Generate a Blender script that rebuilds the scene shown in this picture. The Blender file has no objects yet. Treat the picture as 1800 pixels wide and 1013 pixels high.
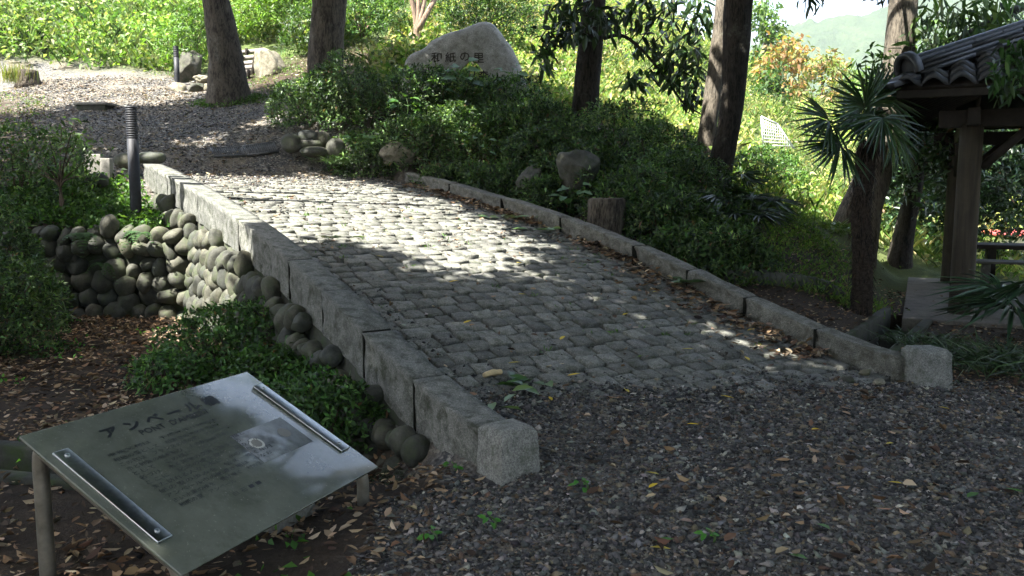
import bpy, bmesh, math, random
import numpy as np
from mathutils import Vector, Matrix

# ------------------------------------------------------------------ camera, world, sun, exposure
scene = bpy.context.scene
F_PX, CX, CY = 1450.0, 900.0, 506.5
CAM = np.array([0.0, 0.0, 1.5])
PITCH = math.atan((506.5 - 341.0) / F_PX)
cd = bpy.data.cameras.new('camera'); co = bpy.data.objects.new('camera', cd)
scene.collection.objects.link(co)
co.location = CAM; co.rotation_euler = (math.pi / 2 - PITCH, 0, 0)
cd.sensor_fit = 'HORIZONTAL'; cd.sensor_width = 36.0; cd.lens = F_PX / 1800 * 36
cd.clip_start = 0.05; cd.clip_end = 6000
scene.camera = co

SUN = np.array([-0.40, -0.36, 0.84]); SUN /= np.linalg.norm(SUN)
SUN_EL = math.asin(SUN[2]); SUN_AZ = math.atan2(SUN[0], SUN[1])
w = bpy.data.worlds.new('World'); scene.world = w; w.use_nodes = True
nt = w.node_tree; nt.nodes.clear()
sky = nt.nodes.new('ShaderNodeTexSky'); sky.sky_type = 'NISHITA'; sky.sun_disc = False
sky.sun_elevation = SUN_EL; sky.sun_rotation = SUN_AZ; sky.dust_density = 2.5
bg = nt.nodes.new('ShaderNodeBackground'); bg.inputs[1].default_value = 0.075
wo = nt.nodes.new('ShaderNodeOutputWorld')
nt.links.new(sky.outputs[0], bg.inputs[0]); nt.links.new(bg.outputs[0], wo.inputs[0])
ld = bpy.data.lights.new('sun', 'SUN'); ld.energy = 5.0; ld.angle = math.radians(0.53); ld.color = (1.0, 0.965, 0.90)
lo = bpy.data.objects.new('sun', ld); scene.collection.objects.link(lo)
lo.rotation_euler = Vector(SUN).to_track_quat('Z', 'Y').to_euler()
vs = scene.view_settings
vs.view_transform = 'Standard'; vs.look = 'None'; vs.gamma = 1.0; vs.use_curve_mapping = False; vs.exposure = 2.8
scene.cycles.adaptive_threshold = 0.02; scene.cycles.max_bounces = 6; scene.cycles.diffuse_bounces = 3; scene.cycles.glossy_bounces = 3
scene.cycles.transmission_bounces = 4; scene.cycles.transparent_max_bounces = 8
scene.cycles.use_denoising = True

rng = np.random.default_rng(7); random.seed(7)

# ------------------------------------------------------------------ camera maths (used to find places in the world)
_R = np.array([1.0, 0, 0]); _F = np.array([0, math.cos(PITCH), -math.sin(PITCH)]); _U = np.array([0, math.sin(PITCH), math.cos(PITCH)])
def at(px, py, Y):
    r = _R * (px - CX) / F_PX + _F + _U * (CY - py) / F_PX
    return CAM + r * Y / r[1]
def proj(P):
    d = np.asarray(P, float) - CAM; z = d @ _F
    z = np.where(np.abs(z) < 1e-6, 1e-6, z)
    return CX + F_PX * (d @ _R) / z, CY - F_PX * (d @ _U) / z, z
def in_frame(P, m=40):
    x, y, z = proj(P)
    return (z > 0.1) & (x > -m) & (x < 1800 + m) & (y > -m) & (y < 1013 + m)

# ------------------------------------------------------------------ numeric noise
def _hash(ix, iy, iz):
    h = (ix.astype(np.int64) * 374761393 + iy.astype(np.int64) * 668265263 + iz.astype(np.int64) * 2147483647) & 0xFFFFFFFF
    h = ((h ^ (h >> 13)) * 1274126177) & 0xFFFFFFFF
    h = (h ^ (h >> 16)) & 0xFFFFFFFF
    return h / 4294967295.0
def vnoise(P):
    P = np.asarray(P, float); i = np.floor(P); f = P - i; f = f * f * (3 - 2 * f); i = i.astype(np.int64)
    r = 0
    for a in (0, 1):
        for b in (0, 1):
            for c in (0, 1):
                wt = (f[:, 0] if a else 1 - f[:, 0]) * (f[:, 1] if b else 1 - f[:, 1]) * (f[:, 2] if c else 1 - f[:, 2])
                r = r + wt * _hash(i[:, 0] + a, i[:, 1] + b, i[:, 2] + c)
    return r
def fbm(P, s=1.0, o=3, seed=0):
    P = np.asarray(P, float) * s + seed * 17.31; r = 0; a = 0.5
    for k in range(o):
        r = r + a * (vnoise(P) - 0.5) * 2; P = P * 2.03 + 5.1; a *= 0.5
    return r
def fbm2(x, y, s=1.0, o=3, seed=0):
    return fbm(np.stack([np.ravel(x), np.ravel(y), np.zeros(np.size(x))], 1), s, o, seed).reshape(np.shape(x))
def sm(e0, e1, x):
    t = np.clip((x - e0) / (e1 - e0), 0, 1); return t * t * (3 - 2 * t)

# ------------------------------------------------------------------ object helpers
COL = scene.collection
ORG = {}
def props(o, label=None, cat=None, group=None, kind=None):
    if label: o['label'] = label
    if cat: o['category'] = cat
    if group: o['group'] = group
    if kind: o['kind'] = kind
    return o
def thing(name, loc, label, cat, group=None):
    o = bpy.data.objects.new(name, None); COL.objects.link(o); o.location = [float(v) for v in loc]; o.empty_display_size = 0.1
    ORG[o.name] = np.array(loc, float); return props(o, label, cat, group)
def mesh_np(name, V, FS, mat=None, col=None, smooth=False):
    V = np.asarray(V, np.float32); FS = [np.asarray(f, np.int32) for f in (FS if isinstance(FS, list) else [FS]) if len(f)]
    me = bpy.data.meshes.new(name); me.vertices.add(len(V)); me.vertices.foreach_set('co', V.ravel())
    loops = np.concatenate([f.ravel() for f in FS]); tot = np.concatenate([np.full(len(f), f.shape[1]) for f in FS])
    me.loops.add(len(loops)); me.loops.foreach_set('vertex_index', loops)
    me.polygons.add(len(tot)); st = np.concatenate([[0], np.cumsum(tot)[:-1]])
    me.polygons.foreach_set('loop_start', st.astype(np.int32))
    me.polygons.foreach_set('loop_total', tot.astype(np.int32))
    if smooth: me.polygons.foreach_set('use_smooth', np.ones(len(tot), bool))
    if col is not None:
        at_ = me.color_attributes.new('Col', 'FLOAT_COLOR', 'POINT')
        c = np.ones((len(V), 4), np.float32); c[:, :3] = col; at_.data.foreach_set('color', c.ravel())
    me.update(); me.validate()
    if mat: me.materials.append(mat)
    return me
def link(name, me, parent=None, loc=None, rot=None, scale=None):
    o = bpy.data.objects.new(name, me); COL.objects.link(o)
    if parent is not None: o.parent = parent
    if loc is not None: o.location = [float(v) for v in loc]
    if rot is not None: o.rotation_euler = rot
    if scale is not None: o.scale = scale
    ORG[o.name] = ORG[parent.name] if parent is not None and parent.name in ORG else np.zeros(3)
    return o
def build(name, V, FS, mat, parent=None, col=None, smooth=False, **kw):
    """one mesh object from world coordinates; the origin goes to the parent's base, or to the mesh's own base"""
    V = np.asarray(V, float)
    if parent is not None: org = ORG[parent.name]
    else: org = np.array([V[:, 0].mean(), V[:, 1].mean(), V[:, 2].min()])
    o = link(name, mesh_np(name, V - org, FS, mat, col, smooth), parent)
    if parent is None: o.location = [float(v) for v in org]
    ORG[o.name] = org
    return props(o, **kw) if kw else o
class Acc:
    def __init__(s): s.V = []; s.F = {}; s.C = []; s.n = 0
    def add(s, V, F, c=None):
        V = np.asarray(V, float)
        for f in (F if isinstance(F, list) else [F]):
            f = np.asarray(f, int)
            if len(f): s.F.setdefault(f.shape[1], []).append(f + s.n)
        s.V.append(V); s.n += len(V)
        c = np.array((0.5, 0.5, 0.5)) if c is None else np.asarray(c, float)
        s.C.append(np.broadcast_to(c, (len(V), 3)))
        return s
    def get(s): return np.concatenate(s.V), [np.concatenate(f) for f in s.F.values()], np.concatenate(s.C)
    def build(s, name, mat, parent=None, smooth=False, **kw):
        V, F, C = s.get(); return build(name, V, F, mat, parent, C, smooth, **kw)
BOXF = np.array([(0, 3, 2, 1), (4, 5, 6, 7), (0, 1, 5, 4), (1, 2, 6, 5), (2, 3, 7, 6), (3, 0, 4, 7)])
def box_v(o, ax, ay, az, x0, x1, y0, y1, z0, z1):
    o, ax, ay, az = [np.asarray(v, float) for v in (o, ax, ay, az)]
    return np.array([o + ax * x + ay * y + az * z for z in (z0, z1) for x, y in ((x0, y0), (x1, y0), (x1, y1), (x0, y1))])
def bev_box(name, o, ax, ay, az, x0, x1, y0, y1, z0, z1, mat, parent=None, bev=0.01, seg=2, **kw):
    V = box_v(o, ax, ay, az, x0, x1, y0, y1, z0, z1)
    bm = bmesh.new(); vs_ = [bm.verts.new(v) for v in V]
    for f in BOXF: bm.faces.new([vs_[i] for i in f])
    bmesh.ops.recalc_face_normals(bm, faces=bm.faces)
    if bev > 0: bmesh.ops.bevel(bm, geom=list(bm.edges), offset=bev, segments=seg, affect='EDGES', profile=0.6)
    bm.verts.ensure_lookup_table()
    V = np.array([v.co[:] for v in bm.verts]); Fd = {}
    for f in bm.faces: Fd.setdefault(len(f.verts), []).append([v.index for v in f.verts])
    bm.free()
    return build(name, V, [np.array(v) for v in Fd.values()], mat, parent, None, False, **kw)
def tube(P, r, seg=12, noise=0.0, ns=3.0, seed=0, cap=True, ridge=0.0, flare=None):
    P = np.asarray(P, float); n = len(P); r = np.broadcast_to(np.asarray(r, float), (n,)).copy()
    T = np.gradient(P, axis=0); T /= np.linalg.norm(T, axis=1)[:, None] + 1e-9
    ref = np.array([1.0, 0, 0]) if abs(T[0][0]) < 0.8 else np.array([0, 1.0, 0])
    V = []
    for i in range(n):
        b = np.cross(T[i], ref); b /= np.linalg.norm(b); a = np.cross(b, T[i]); ref = a
        th = np.arange(seg) / seg * 2 * math.pi
        ring = P[i] + r[i] * (np.cos(th)[:, None] * a + np.sin(th)[:, None] * b)
        V.append(ring)
    V = np.concatenate(V)
    if noise or ridge:
        C = np.repeat(P, seg, 0); D = V - C; rr = np.linalg.norm(D, axis=1)[:, None] + 1e-9
        th = np.tile(np.arange(seg) / seg * 2 * math.pi, n); L = np.repeat(np.concatenate([[0], np.cumsum(np.linalg.norm(np.diff(P, axis=0), axis=1))]), seg)
        k = np.zeros(len(V))
        if noise: k += noise * fbm(V, ns, 3, seed)
        if ridge: k += ridge * fbm(np.stack([np.cos(th) * 3.2, np.sin(th) * 3.2, L * 1.1], 1), 1.7, 3, seed + 3)
        V = C + D * (1 + k[:, None])
    i, j = np.meshgrid(np.arange(n - 1), np.arange(seg), indexing='ij'); j2 = (j + 1) % seg
    Q = np.stack([i * seg + j, i * seg + j2, (i + 1) * seg + j2, (i + 1) * seg + j], -1).reshape(-1, 4)
    Fs = [Q]
    if cap:
        V = np.concatenate([V, P[:1], P[-1:]]); a, b = n * seg, n * seg + 1
        jj = np.arange(seg)
        Fs.append(np.concatenate([np.stack([np.full(seg, a), (jj + 1) % seg, jj], 1), np.stack([np.full(seg, b), (n - 1) * seg + jj, (n - 1) * seg + (jj + 1) % seg], 1)]))
    return V, Fs
def spline(pts, n):
    pts = np.asarray(pts, float); m = len(pts); u = np.linspace(0, m - 1, n); out = []
    for x in u:
        i = min(int(x), m - 2); t = x - i
        p0, p1, p2, p3 = pts[max(i - 1, 0)], pts[i], pts[i + 1], pts[min(i + 2, m - 1)]
        out.append(0.5 * (2 * p1 + (p2 - p0) * t + (2 * p0 - 5 * p1 + 4 * p2 - p3) * t * t + (3 * p1 - p0 - 3 * p2 + p3) * t ** 3))
    return np.array(out)
def unit(a): return a / (np.linalg.norm(a, axis=-1, keepdims=True) + 1e-9)
def rand_dir(n, up=0.0):
    d = rng.normal(size=(n, 3)); d[:, 2] += up; return unit(d)
def leaves(acc, P, D, N, L, W, C, fold=0.18, droop=0.15, hexa=False):
    n = len(P)
    if n == 0: return
    L = np.broadcast_to(L, (n,))[:, None]; W = np.broadcast_to(W, (n,))[:, None]; C = np.broadcast_to(C, (n, 3))
    B = unit(np.cross(D, N)); N = unit(np.cross(B, D)); down = np.array([0, 0, -1.0])
    k = np.arange(n)[:, None]
    if hexa:
        v = [P, P + D * L * .28 + B * W * .42 + N * W * fold, P + D * L * .65 + B * W * .42 + N * W * fold + down * L * droop * .5, P + D * L + down * L * droop,
             P + D * L * .65 - B * W * .42 + N * W * fold + down * L * droop * .5, P + D * L * .28 - B * W * .42 + N * W * fold, P + D * L * .28, P + D * L * .65 + down * L * droop * .5]
        V = np.stack(v, 1).reshape(-1, 3)
        T = np.concatenate([k * 8 + np.array([0, 6, 1]), k * 8 + np.array([0, 5, 6]), k * 8 + np.array([2, 7, 3]), k * 8 + np.array([7, 4, 3])])
        Q = np.concatenate([k * 8 + np.array([1, 6, 7, 2]), k * 8 + np.array([6, 5, 4, 7])])
        acc.add(V, [T, Q], np.repeat(C, 8, 0))
    else:
        V = np.stack([P, P + D * L * .45 + B * W * .5 + N * W * fold, P + D * L + down * L * droop, P + D * L * .45 - B * W * .5 + N * W * fold], 1).reshape(-1, 3)
        T = np.concatenate([k * 4 + np.array([0, 2, 1]), k * 4 + np.array([0, 3, 2])])
        acc.add(V, T, np.repeat(C, 4, 0))
def pal(n, cols, jit=0.15, wts=None):
    cols = np.asarray(cols, float); c = cols[rng.choice(len(cols), n, p=wts)]
    return np.clip(c * (1 + jit * rng.normal(size=(n, 1))) * (1 + 0.04 * rng.normal(size=(n, 3))), 0.003, 0.9)

# ------------------------------------------------------------------ materials
def mat_new(name):
    m = bpy.data.materials.new(name); m.use_nodes = True; n = m.node_tree; n.nodes.clear()
    out = n.nodes.new('ShaderNodeOutputMaterial'); return m, n, out
def nd(n, t, **kw):
    x = n.nodes.new(t)
    for k, v in kw.items():
        if k.startswith('i_'):
            key = k[2:]; x.inputs[int(key) if key.isdigit() else key.replace('_', ' ')].default_value = v
        else: setattr(x, k, v)
    return x
def ramp(n, fac, stops):
    r = n.nodes.new('ShaderNodeValToRGB'); e = r.color_ramp.elements
    while len(e) < len(stops): e.new(0.5)
    for i, (p, c) in enumerate(stops): e[i].position = p; e[i].color = (*c, 1) if len(c) == 3 else c
    n.links.new(fac, r.inputs[0]); return r.outputs[0]
def mixc(n, fac, a, b, mode='MIX'):
    x = n.nodes.new('ShaderNodeMix'); x.data_type = 'RGBA'; x.blend_type = mode
    for s, v in ((0, fac), (6, a), (7, b)):
        if isinstance(v, (int, float)): x.inputs[s].default_value = v
        elif isinstance(v, tuple): x.inputs[s].default_value = (*v, 1)
        else: n.links.new(v, x.inputs[s])
    return x.outputs[2]
def noise(n, vec, scale, detail=4, rough=0.6):
    x = nd(n, 'ShaderNodeTexNoise'); x.inputs['Scale'].default_value = scale; x.inputs['Detail'].default_value = detail; x.inputs['Roughness'].default_value = rough
    n.links.new(vec, x.inputs['Vector']); return x.outputs['Fac']
def coords(n, kind='Object', scale=None):
    c = nd(n, 'ShaderNodeTexCoord').outputs[kind]
    if scale:
        m = nd(n, 'ShaderNodeMapping'); m.inputs['Scale'].default_value = scale; n.links.new(c, m.inputs[0]); c = m.outputs[0]
    return c
def wpos(n): return nd(n, 'ShaderNodeNewGeometry').outputs['Position']
def bump(n, h, strength=0.5, dist=0.01, normal=None):
    b = nd(n, 'ShaderNodeBump'); b.inputs['Strength'].default_value = strength; b.inputs['Distance'].default_value = dist
    n.links.new(h, b.inputs['Height'])
    if normal: n.links.new(normal, b.inputs['Normal'])
    return b.outputs[0]
def principled(n, out, col, rough=0.8, nrm=None, spec=0.4, metal=0.0):
    p = nd(n, 'ShaderNodeBsdfPrincipled')
    if isinstance(col, tuple): p.inputs['Base Color'].default_value = (*col, 1)
    else: n.links.new(col, p.inputs['Base Color'])
    if isinstance(rough, (int, float)): p.inputs['Roughness'].default_value = rough
    else: n.links.new(rough, p.inputs['Roughness'])
    p.inputs['Specular IOR Level'].default_value = spec; p.inputs['Metallic'].default_value = metal
    if nrm: n.links.new(nrm, p.inputs['Normal'])
    if out: n.links.new(p.outputs[0], out.inputs[0])
    return p
def attr(n): return nd(n, 'ShaderNodeAttribute', attribute_name='Col').outputs['Color']

def leaf_mat(name, trans=0.35, rough=0.45, spec=0.4, tint=(1.25, 1.35, 0.55)):
    m, n, out = mat_new(name); c = attr(n)
    p = principled(n, None, c, rough, None, spec)
    t = nd(n, 'ShaderNodeBsdfTranslucent'); n.links.new(mixc(n, 1.0, c, tint, 'MULTIPLY'), t.inputs[0])
    x = nd(n, 'ShaderNodeMixShader'); x.inputs[0].default_value = trans
    n.links.new(p.outputs[0], x.inputs[1]); n.links.new(t.outputs[0], x.inputs[2]); n.links.new(x.outputs[0], out.inputs[0]); return m
M_leaf = leaf_mat('leaf_green')
M_leafgloss = leaf_mat('leaf_glossy', 0.22, 0.32, 0.55)
M_weed = leaf_mat('leaf_weed', 0.45, 0.55, 0.3)
M_dry = leaf_mat('leaf_dry', 0.15, 0.8, 0.2, (1.1, 0.9, 0.6))

def stone_mat(name, dark=(0.075, 0.078, 0.072), light=(0.23, 0.225, 0.20), moss=(0.055, 0.07, 0.03), mossamt=0.5, scale=1.0, rnd=True, speck=0.0, rough=0.85, bstr=0.5, attrmul=False):
    m, n, out = mat_new(name); v = wpos(n)
    a = noise(n, v, 5 * scale, 6, 0.65); b = noise(n, v, 38 * scale, 5, 0.7); c = noise(n, v, 2.2 * scale, 3)
    col = ramp(n, a, [(0.3, dark), (0.72, light)])
    col = mixc(n, 0.55, col, ramp(n, b, [(0.3, (0.35, 0.35, 0.35)), (0.7, (1.25, 1.25, 1.25))]), 'MULTIPLY')
    if rnd:
        r = nd(n, 'ShaderNodeObjectInfo').outputs['Random']
        col = mixc(n, 1.0, col, ramp(n, r, [(0.0, (0.6, 0.62, 0.62)), (0.35, (1.0, 0.97, 0.9)), (0.6, (0.8, 0.85, 0.9)), (0.8, (1.15, 1.08, 0.92)), (1.0, (1.35, 1.3, 1.22))]), 'MULTIPLY') if rnd is True else mixc(n, 1.0, col, ramp(n, r, [(0.0, (.86, .87, .86)), (1.0, (1.1, 1.09, 1.06))]), 'MULTIPLY')
    if attrmul: col = mixc(n, 1.0, col, attr(n), 'MULTIPLY')
    if speck:
        s = noise(n, v, 105, 3, 0.85)
        col = mixc(n, speck, col, ramp(n, s, [(0.40, (0.25, 0.25, 0.25)), (0.5, (1, 1, 1)), (0.62, (1.75, 1.72, 1.68))]), 'MULTIPLY')
    if mossamt:
        mm = ramp(n, noise(n, v, 4.3 * scale, 5, 0.7), [(0.52 - 0.12 * (mossamt - 0.5), (0, 0, 0)), (0.66, (mossamt,) * 3)])
        col = mixc(n, mm, col, moss)
    h = mixc(n, 0.5, a, b)
    principled(n, out, col, rough, bump(n, h, bstr, 0.02), 0.3); return m
M_boulder = stone_mat('river_stone', (0.024, 0.026, 0.022), (0.11, 0.11, 0.088), mossamt=0.8, scale=1.6, rough=0.75, bstr=0.3)
M_granite = stone_mat('granite_kerb', (0.11, 0.112, 0.10), (0.25, 0.25, 0.225), moss=(0.04, 0.046, 0.026), mossamt=0.9, scale=2.4, rnd=2, speck=0.5, bstr=1.0)
M_post = stone_mat('granite_post', (0.16, 0.162, 0.148), (0.33, 0.33, 0.30), moss=(0.07, 0.08, 0.05), mossamt=0.6, scale=3.0, rnd=2, speck=0.55, bstr=1.0)
M_granite_r = stone_mat('granite_kerb_rough', (0.10, 0.098, 0.083), (0.24, 0.235, 0.205), moss=(0.06, 0.056, 0.036), mossamt=0.9, scale=2.4, rnd=2, speck=0.6, bstr=1.0)
M_sett = stone_mat('granite_sett', (0.11, 0.112, 0.103), (0.23, 0.228, 0.208), moss=(0.04, 0.048, 0.024), mossamt=0.75, scale=3.0, rnd=False, speck=0.55, bstr=0.5, attrmul=True)
M_rock = stone_mat('garden_rock', (0.035, 0.036, 0.03), (0.13, 0.125, 0.10), moss=(0.05, 0.065, 0.025), mossamt=0.7, scale=1.6, rnd=2, bstr=1.0)
M_palerock = stone_mat('pale_rock', (0.09, 0.08, 0.055), (0.36, 0.33, 0.25), moss=(0.07, 0.075, 0.035), mossamt=0.7, scale=1.8, rnd=2, bstr=1.0)
M_monument = stone_mat('monument_stone', (0.21, 0.205, 0.175), (0.42, 0.41, 0.37), moss=(0.12, 0.12, 0.085), mossamt=0.7, scale=1.3, rnd=False, speck=0.35, bstr=0.7)
M_concrete = stone_mat('old_concrete', (0.16, 0.155, 0.135), (0.30, 0.285, 0.25), moss=(0.05, 0.065, 0.025), mossamt=0.6, scale=1.2, rnd=False, bstr=0.4)
M_slab = stone_mat('slab_concrete', (0.10, 0.09, 0.072), (0.18, 0.162, 0.132), moss=(0.05, 0.048, 0.034), mossamt=0.6, scale=0.7, rnd=False, bstr=0.25)
M_mossy = stone_mat('mossy_concrete', (0.025, 0.026, 0.02), (0.08, 0.078, 0.062), moss=(0.03, 0.048, 0.012), mossamt=0.95, scale=1.0, rnd=False, bstr=0.5)

def bark_mat(name, dark, light, lichen=(0.25, 0.25, 0.2), lam=0.3, zs=0.22, scale=14):
    m, n, out = mat_new(name); g = wpos(n)
    mp = nd(n, 'ShaderNodeMapping'); mp.inputs['Scale'].default_value = (1, 1, zs); n.links.new(g, mp.inputs[0])
    a = noise(n, mp.outputs[0], scale, 6, 0.7); b = noise(n, mp.outputs[0], scale * 4, 4, 0.7)
    h = mixc(n, 0.35, a, b)
    col = ramp(n, h, [(0.40, dark), (0.57, light)])
    lm = ramp(n, noise(n, g, 3.1, 5, 0.75), [(0.56, (0, 0, 0)), (0.68, (lam,) * 3)])
    col = mixc(n, lm, col, lichen)
    principled(n, out, col, 0.9, bump(n, h, 0.9, 0.03), 0.2); return m
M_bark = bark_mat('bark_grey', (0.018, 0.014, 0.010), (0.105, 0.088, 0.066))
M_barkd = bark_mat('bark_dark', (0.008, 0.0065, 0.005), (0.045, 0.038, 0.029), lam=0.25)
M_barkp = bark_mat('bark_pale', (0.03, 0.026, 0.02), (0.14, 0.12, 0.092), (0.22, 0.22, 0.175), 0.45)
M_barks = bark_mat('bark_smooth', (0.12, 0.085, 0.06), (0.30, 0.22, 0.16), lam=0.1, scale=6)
M_palm = bark_mat('palm_fibre', (0.012, 0.009, 0.007), (0.06, 0.045, 0.032), lam=0.0, zs=1.5, scale=22)
M_twig = bark_mat('twig', (0.03, 0.022, 0.015), (0.10, 0.075, 0.05), lam=0.0)

def wood_mat(name, dark, light, axis=(1, 1, 0.06), scale=18, rough=0.75):
    m, n, out = mat_new(name); v = coords(n, 'Object', axis)
    a = noise(n, v, scale, 5, 0.65); b = noise(n, coords(n, 'Object'), 3.0, 3)
    col = mixc(n, 0.5, ramp(n, a, [(0.3, dark), (0.7, light)]), ramp(n, b, [(0.3, (0.5, 0.5, 0.5)), (0.7, (1.3, 1.3, 1.25))]), 'MULTIPLY')
    principled(n, out, col, rough, bump(n, a, 0.35, 0.01), 0.3); return m
M_pillar = wood_mat('pillar_wood', (0.03, 0.024, 0.016), (0.085, 0.068, 0.046))
M_beam = wood_mat('beam_wood', (0.014, 0.011, 0.008), (0.042, 0.033, 0.024), (0.4, 0.4, 0.4))
M_bench = wood_mat('bench_wood', (0.07, 0.065, 0.055), (0.15, 0.14, 0.12), (0.3, 0.3, 0.3))
M_log = wood_mat('step_log', (0.14, 0.12, 0.105), (0.34, 0.31, 0.28), (0.2, 1, 1))
def plain(name, col, rough=0.5, metal=0.0, spec=0.5, var=0.25, sc=25, bs=0.1):
    m, n, out = mat_new(name); v = wpos(n); a = noise(n, v, sc, 4, 0.6)
    c = mixc(n, 1.0, col, ramp(n, a, [(0.3, (1 - var,) * 3), (0.7, (1 + var,) * 3)]), 'MULTIPLY')
    principled(n, out, c, rough, bump(n, a, bs, 0.01), spec, metal); return m
M_tile = plain('roof_tile', (0.032, 0.034, 0.038), 0.42, 0, 0.5, 0.35, 9, 0.1)
M_bollard = plain('bollard_paint', (0.012, 0.0135, 0.017), 0.6, 0, 0.4, 0.3, 18, 0.05)
M_joint = plain('joint_dirt', (0.012, 0.012, 0.009), 0.95, 0, 0.1, 0.3)
M_lens = plain('bollard_lens', (0.02, 0.02, 0.022), 0.3)
M_steel = plain('stainless_steel', (0.42, 0.44, 0.43), 0.28, 1.0, 0.5, 0.2, 40, 0.03)
M_pipe = plain('sign_pipe', (0.20, 0.185, 0.15), 0.45, 0.55, 0.5, 0.35, 14, 0.06)
M_grate = plain('grate_steel', (0.09, 0.09, 0.085), 0.6, 0.5, 0.4, 0.3, 20)
M_ink = plain('sign_ink', (0.012, 0.014, 0.014), 0.4, 0, 0.4, 0.1)
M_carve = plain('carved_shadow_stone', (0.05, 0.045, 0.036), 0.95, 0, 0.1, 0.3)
M_net = plain('net_white', (0.42, 0.43, 0.43), 0.7)
M_whitewall = plain('white_plaster', (0.72, 0.66, 0.6), 0.8)
M_red = plain('red_paint', (0.4, 0.07, 0.06), 0.5)
M_ring = plain('seal_print', (0.48, 0.48, 0.42), 0.4, 0, 0.4, 0.1)
M_seal = plain('seal_print_grey', (0.17, 0.165, 0.14), 0.45, 0, 0.4, 0.15)
def panel_mat():
    m, n, out = mat_new('acrylic_panel'); v = coords(n, 'Object')
    a = noise(n, v, 3.2, 5, 0.65); b = noise(n, v, 22, 4, 0.7)
    col = ramp(n, a, [(0.3, (0.095, 0.107, 0.083)), (0.7, (0.165, 0.178, 0.145))])
    rg = ramp(n, mixc(n, 0.5, a, b), [(0.35, (0.05,) * 3), (0.7, (0.22,) * 3)])
    col = mixc(n, ramp(n, noise(n, v, 9, 6, 0.8), [(0.5, (0, 0, 0)), (0.68, (.3,) * 3)]), col, (0.05, 0.055, 0.038)); col = mixc(n, ramp(n, noise(n, v, 70, 3, 0.8), [(0.63, (0, 0, 0)), (0.70, (.6,) * 3)]), col, (0.30, 0.30, 0.25))
    p = principled(n, None, col, rg, bump(n, b, 0.02, 0.01), 0.6)
    p.inputs['Coat Weight'].default_value = 0.4; p.inputs['Coat Roughness'].default_value = 0.08
    t = nd(n, 'ShaderNodeBsdfTransparent'); t.inputs[0].default_value = (0.75, 0.8, 0.72, 1)
    x = nd(n, 'ShaderNodeMixShader'); x.inputs[0].default_value = 0.86
    n.links.new(t.outputs[0], x.inputs[1]); n.links.new(p.outputs[0], x.inputs[2]); n.links.new(x.outputs[0], out.inputs[0]); return m
M_panel = panel_mat()
def ground_mat():
    m, n, out = mat_new('soil_and_gravel'); v = wpos(n); c = attr(n)
    sep = nd(n, 'ShaderNodeSeparateColor'); n.links.new(c, sep.inputs[0])
    a = noise(n, v, 3.0, 6, 0.7); b = noise(n, v, 45, 5, 0.7)
    soil = mixc(n, 0.6, ramp(n, a, [(0.3, (0.022, 0.016, 0.011)), (0.7, (0.058, 0.044, 0.030))]), ramp(n, b, [(0.3, (0.4, 0.4, 0.4)), (0.7, (1.6, 1.5, 1.4))]), 'MULTIPLY')
    vo = nd(n, 'ShaderNodeTexVoronoi'); vo.inputs['Scale'].default_value = 42; n.links.new(v, vo.inputs['Vector'])
    sp = nd(n, 'ShaderNodeSeparateColor'); n.links.new(vo.outputs['Color'], sp.inputs[0])
    gr = ramp(n, sp.outputs[0], [(0.0, (0.03, 0.03, 0.031)), (0.55, (0.075, 0.075, 0.074)), (0.8, (0.14, 0.132, 0.115)), (1.0, (0.26, 0.245, 0.21))])
    gr = mixc(n, ramp(n, noise(n, v, 1.4, 5, 0.7), [(0.45, (0, 0, 0)), (0.62, (0.75,) * 3)]), gr, ramp(n, b, [(0.3, (0.09, 0.07, 0.048)), (0.7, (0.28, 0.235, 0.17))]))
    grass = mixc(n, 0.6, ramp(n, a, [(0.3, (0.035, 0.055, 0.015)), (0.7, (0.085, 0.115, 0.035))]), ramp(n, b, [(0.3, (0.4, 0.4, 0.4)), (0.7, (1.6, 1.5, 1.4))]), 'MULTIPLY')
    col = mixc(n, sep.outputs[0], soil, gr); col = mixc(n, sep.outputs[1], col, grass)
    hv = mixc(n, sep.outputs[0], b, vo.outputs['Distance'])
    principled(n, out, col, 0.92, bump(n, hv, 0.8, 0.02), 0.2); return m
M_ground = ground_mat()
def hill_mat():
    m, n, out = mat_new('forest_hill'); v = wpos(n); a = noise(n, v, 0.05, 6, 0.7); b = noise(n, v, 0.012, 4)
    col = ramp(n, mixc(n, 0.4, a, b), [(0.3, (0.012, 0.024, 0.010)), (0.5, (0.028, 0.050, 0.018)), (0.72, (0.06, 0.088, 0.032))])
    principled(n, out, col, 0.9, bump(n, a, 1.0, 6.0), 0.1); return m
M_hill = hill_mat()
M_gravel = stone_mat('gravel_stone', (0.8, 0.8, 0.8), (1.1, 1.1, 1.1), mossamt=0, scale=4, rnd=False, rough=0.8, bstr=0.2, attrmul=True)

# ------------------------------------------------------------------ bridge frame and terrain
BA = np.array([-0.0727, 4.0741]); BT = np.array([-0.5545, 0.8322]); BD = np.array([0.8322, 0.5545]); BW = 4.0
BT3 = np.array([*BT, 0]); BD3 = np.array([*BD, 0]); UP = np.array([0, 0, 1.0])
KS = [-3, -1, 0, .9, 1.66, 2.45, 3.3, 4.3, 5.37, 6.85, 8.8, 10, 12]
KZ = [.17, .17, .20, .35, .55, .77, .985, 1.19, 1.38, 1.61, 1.87, 1.98, 2.12]
_ss = np.linspace(-3, 12, 301); _zz = np.interp(_ss, KS, KZ); _zz = np.convolve(np.pad(_zz, 12, 'edge'), np.ones(25) / 25, 'valid')
def kerb_z(s): return np.interp(s, _ss, _zz)
def deck_z(s): return kerb_z(s) - 0.17
def br(s, wd, z): return np.array([BA[0] + BT[0] * s + BD[0] * wd, BA[1] + BT[1] * s + BD[1] * wd, z])
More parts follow.
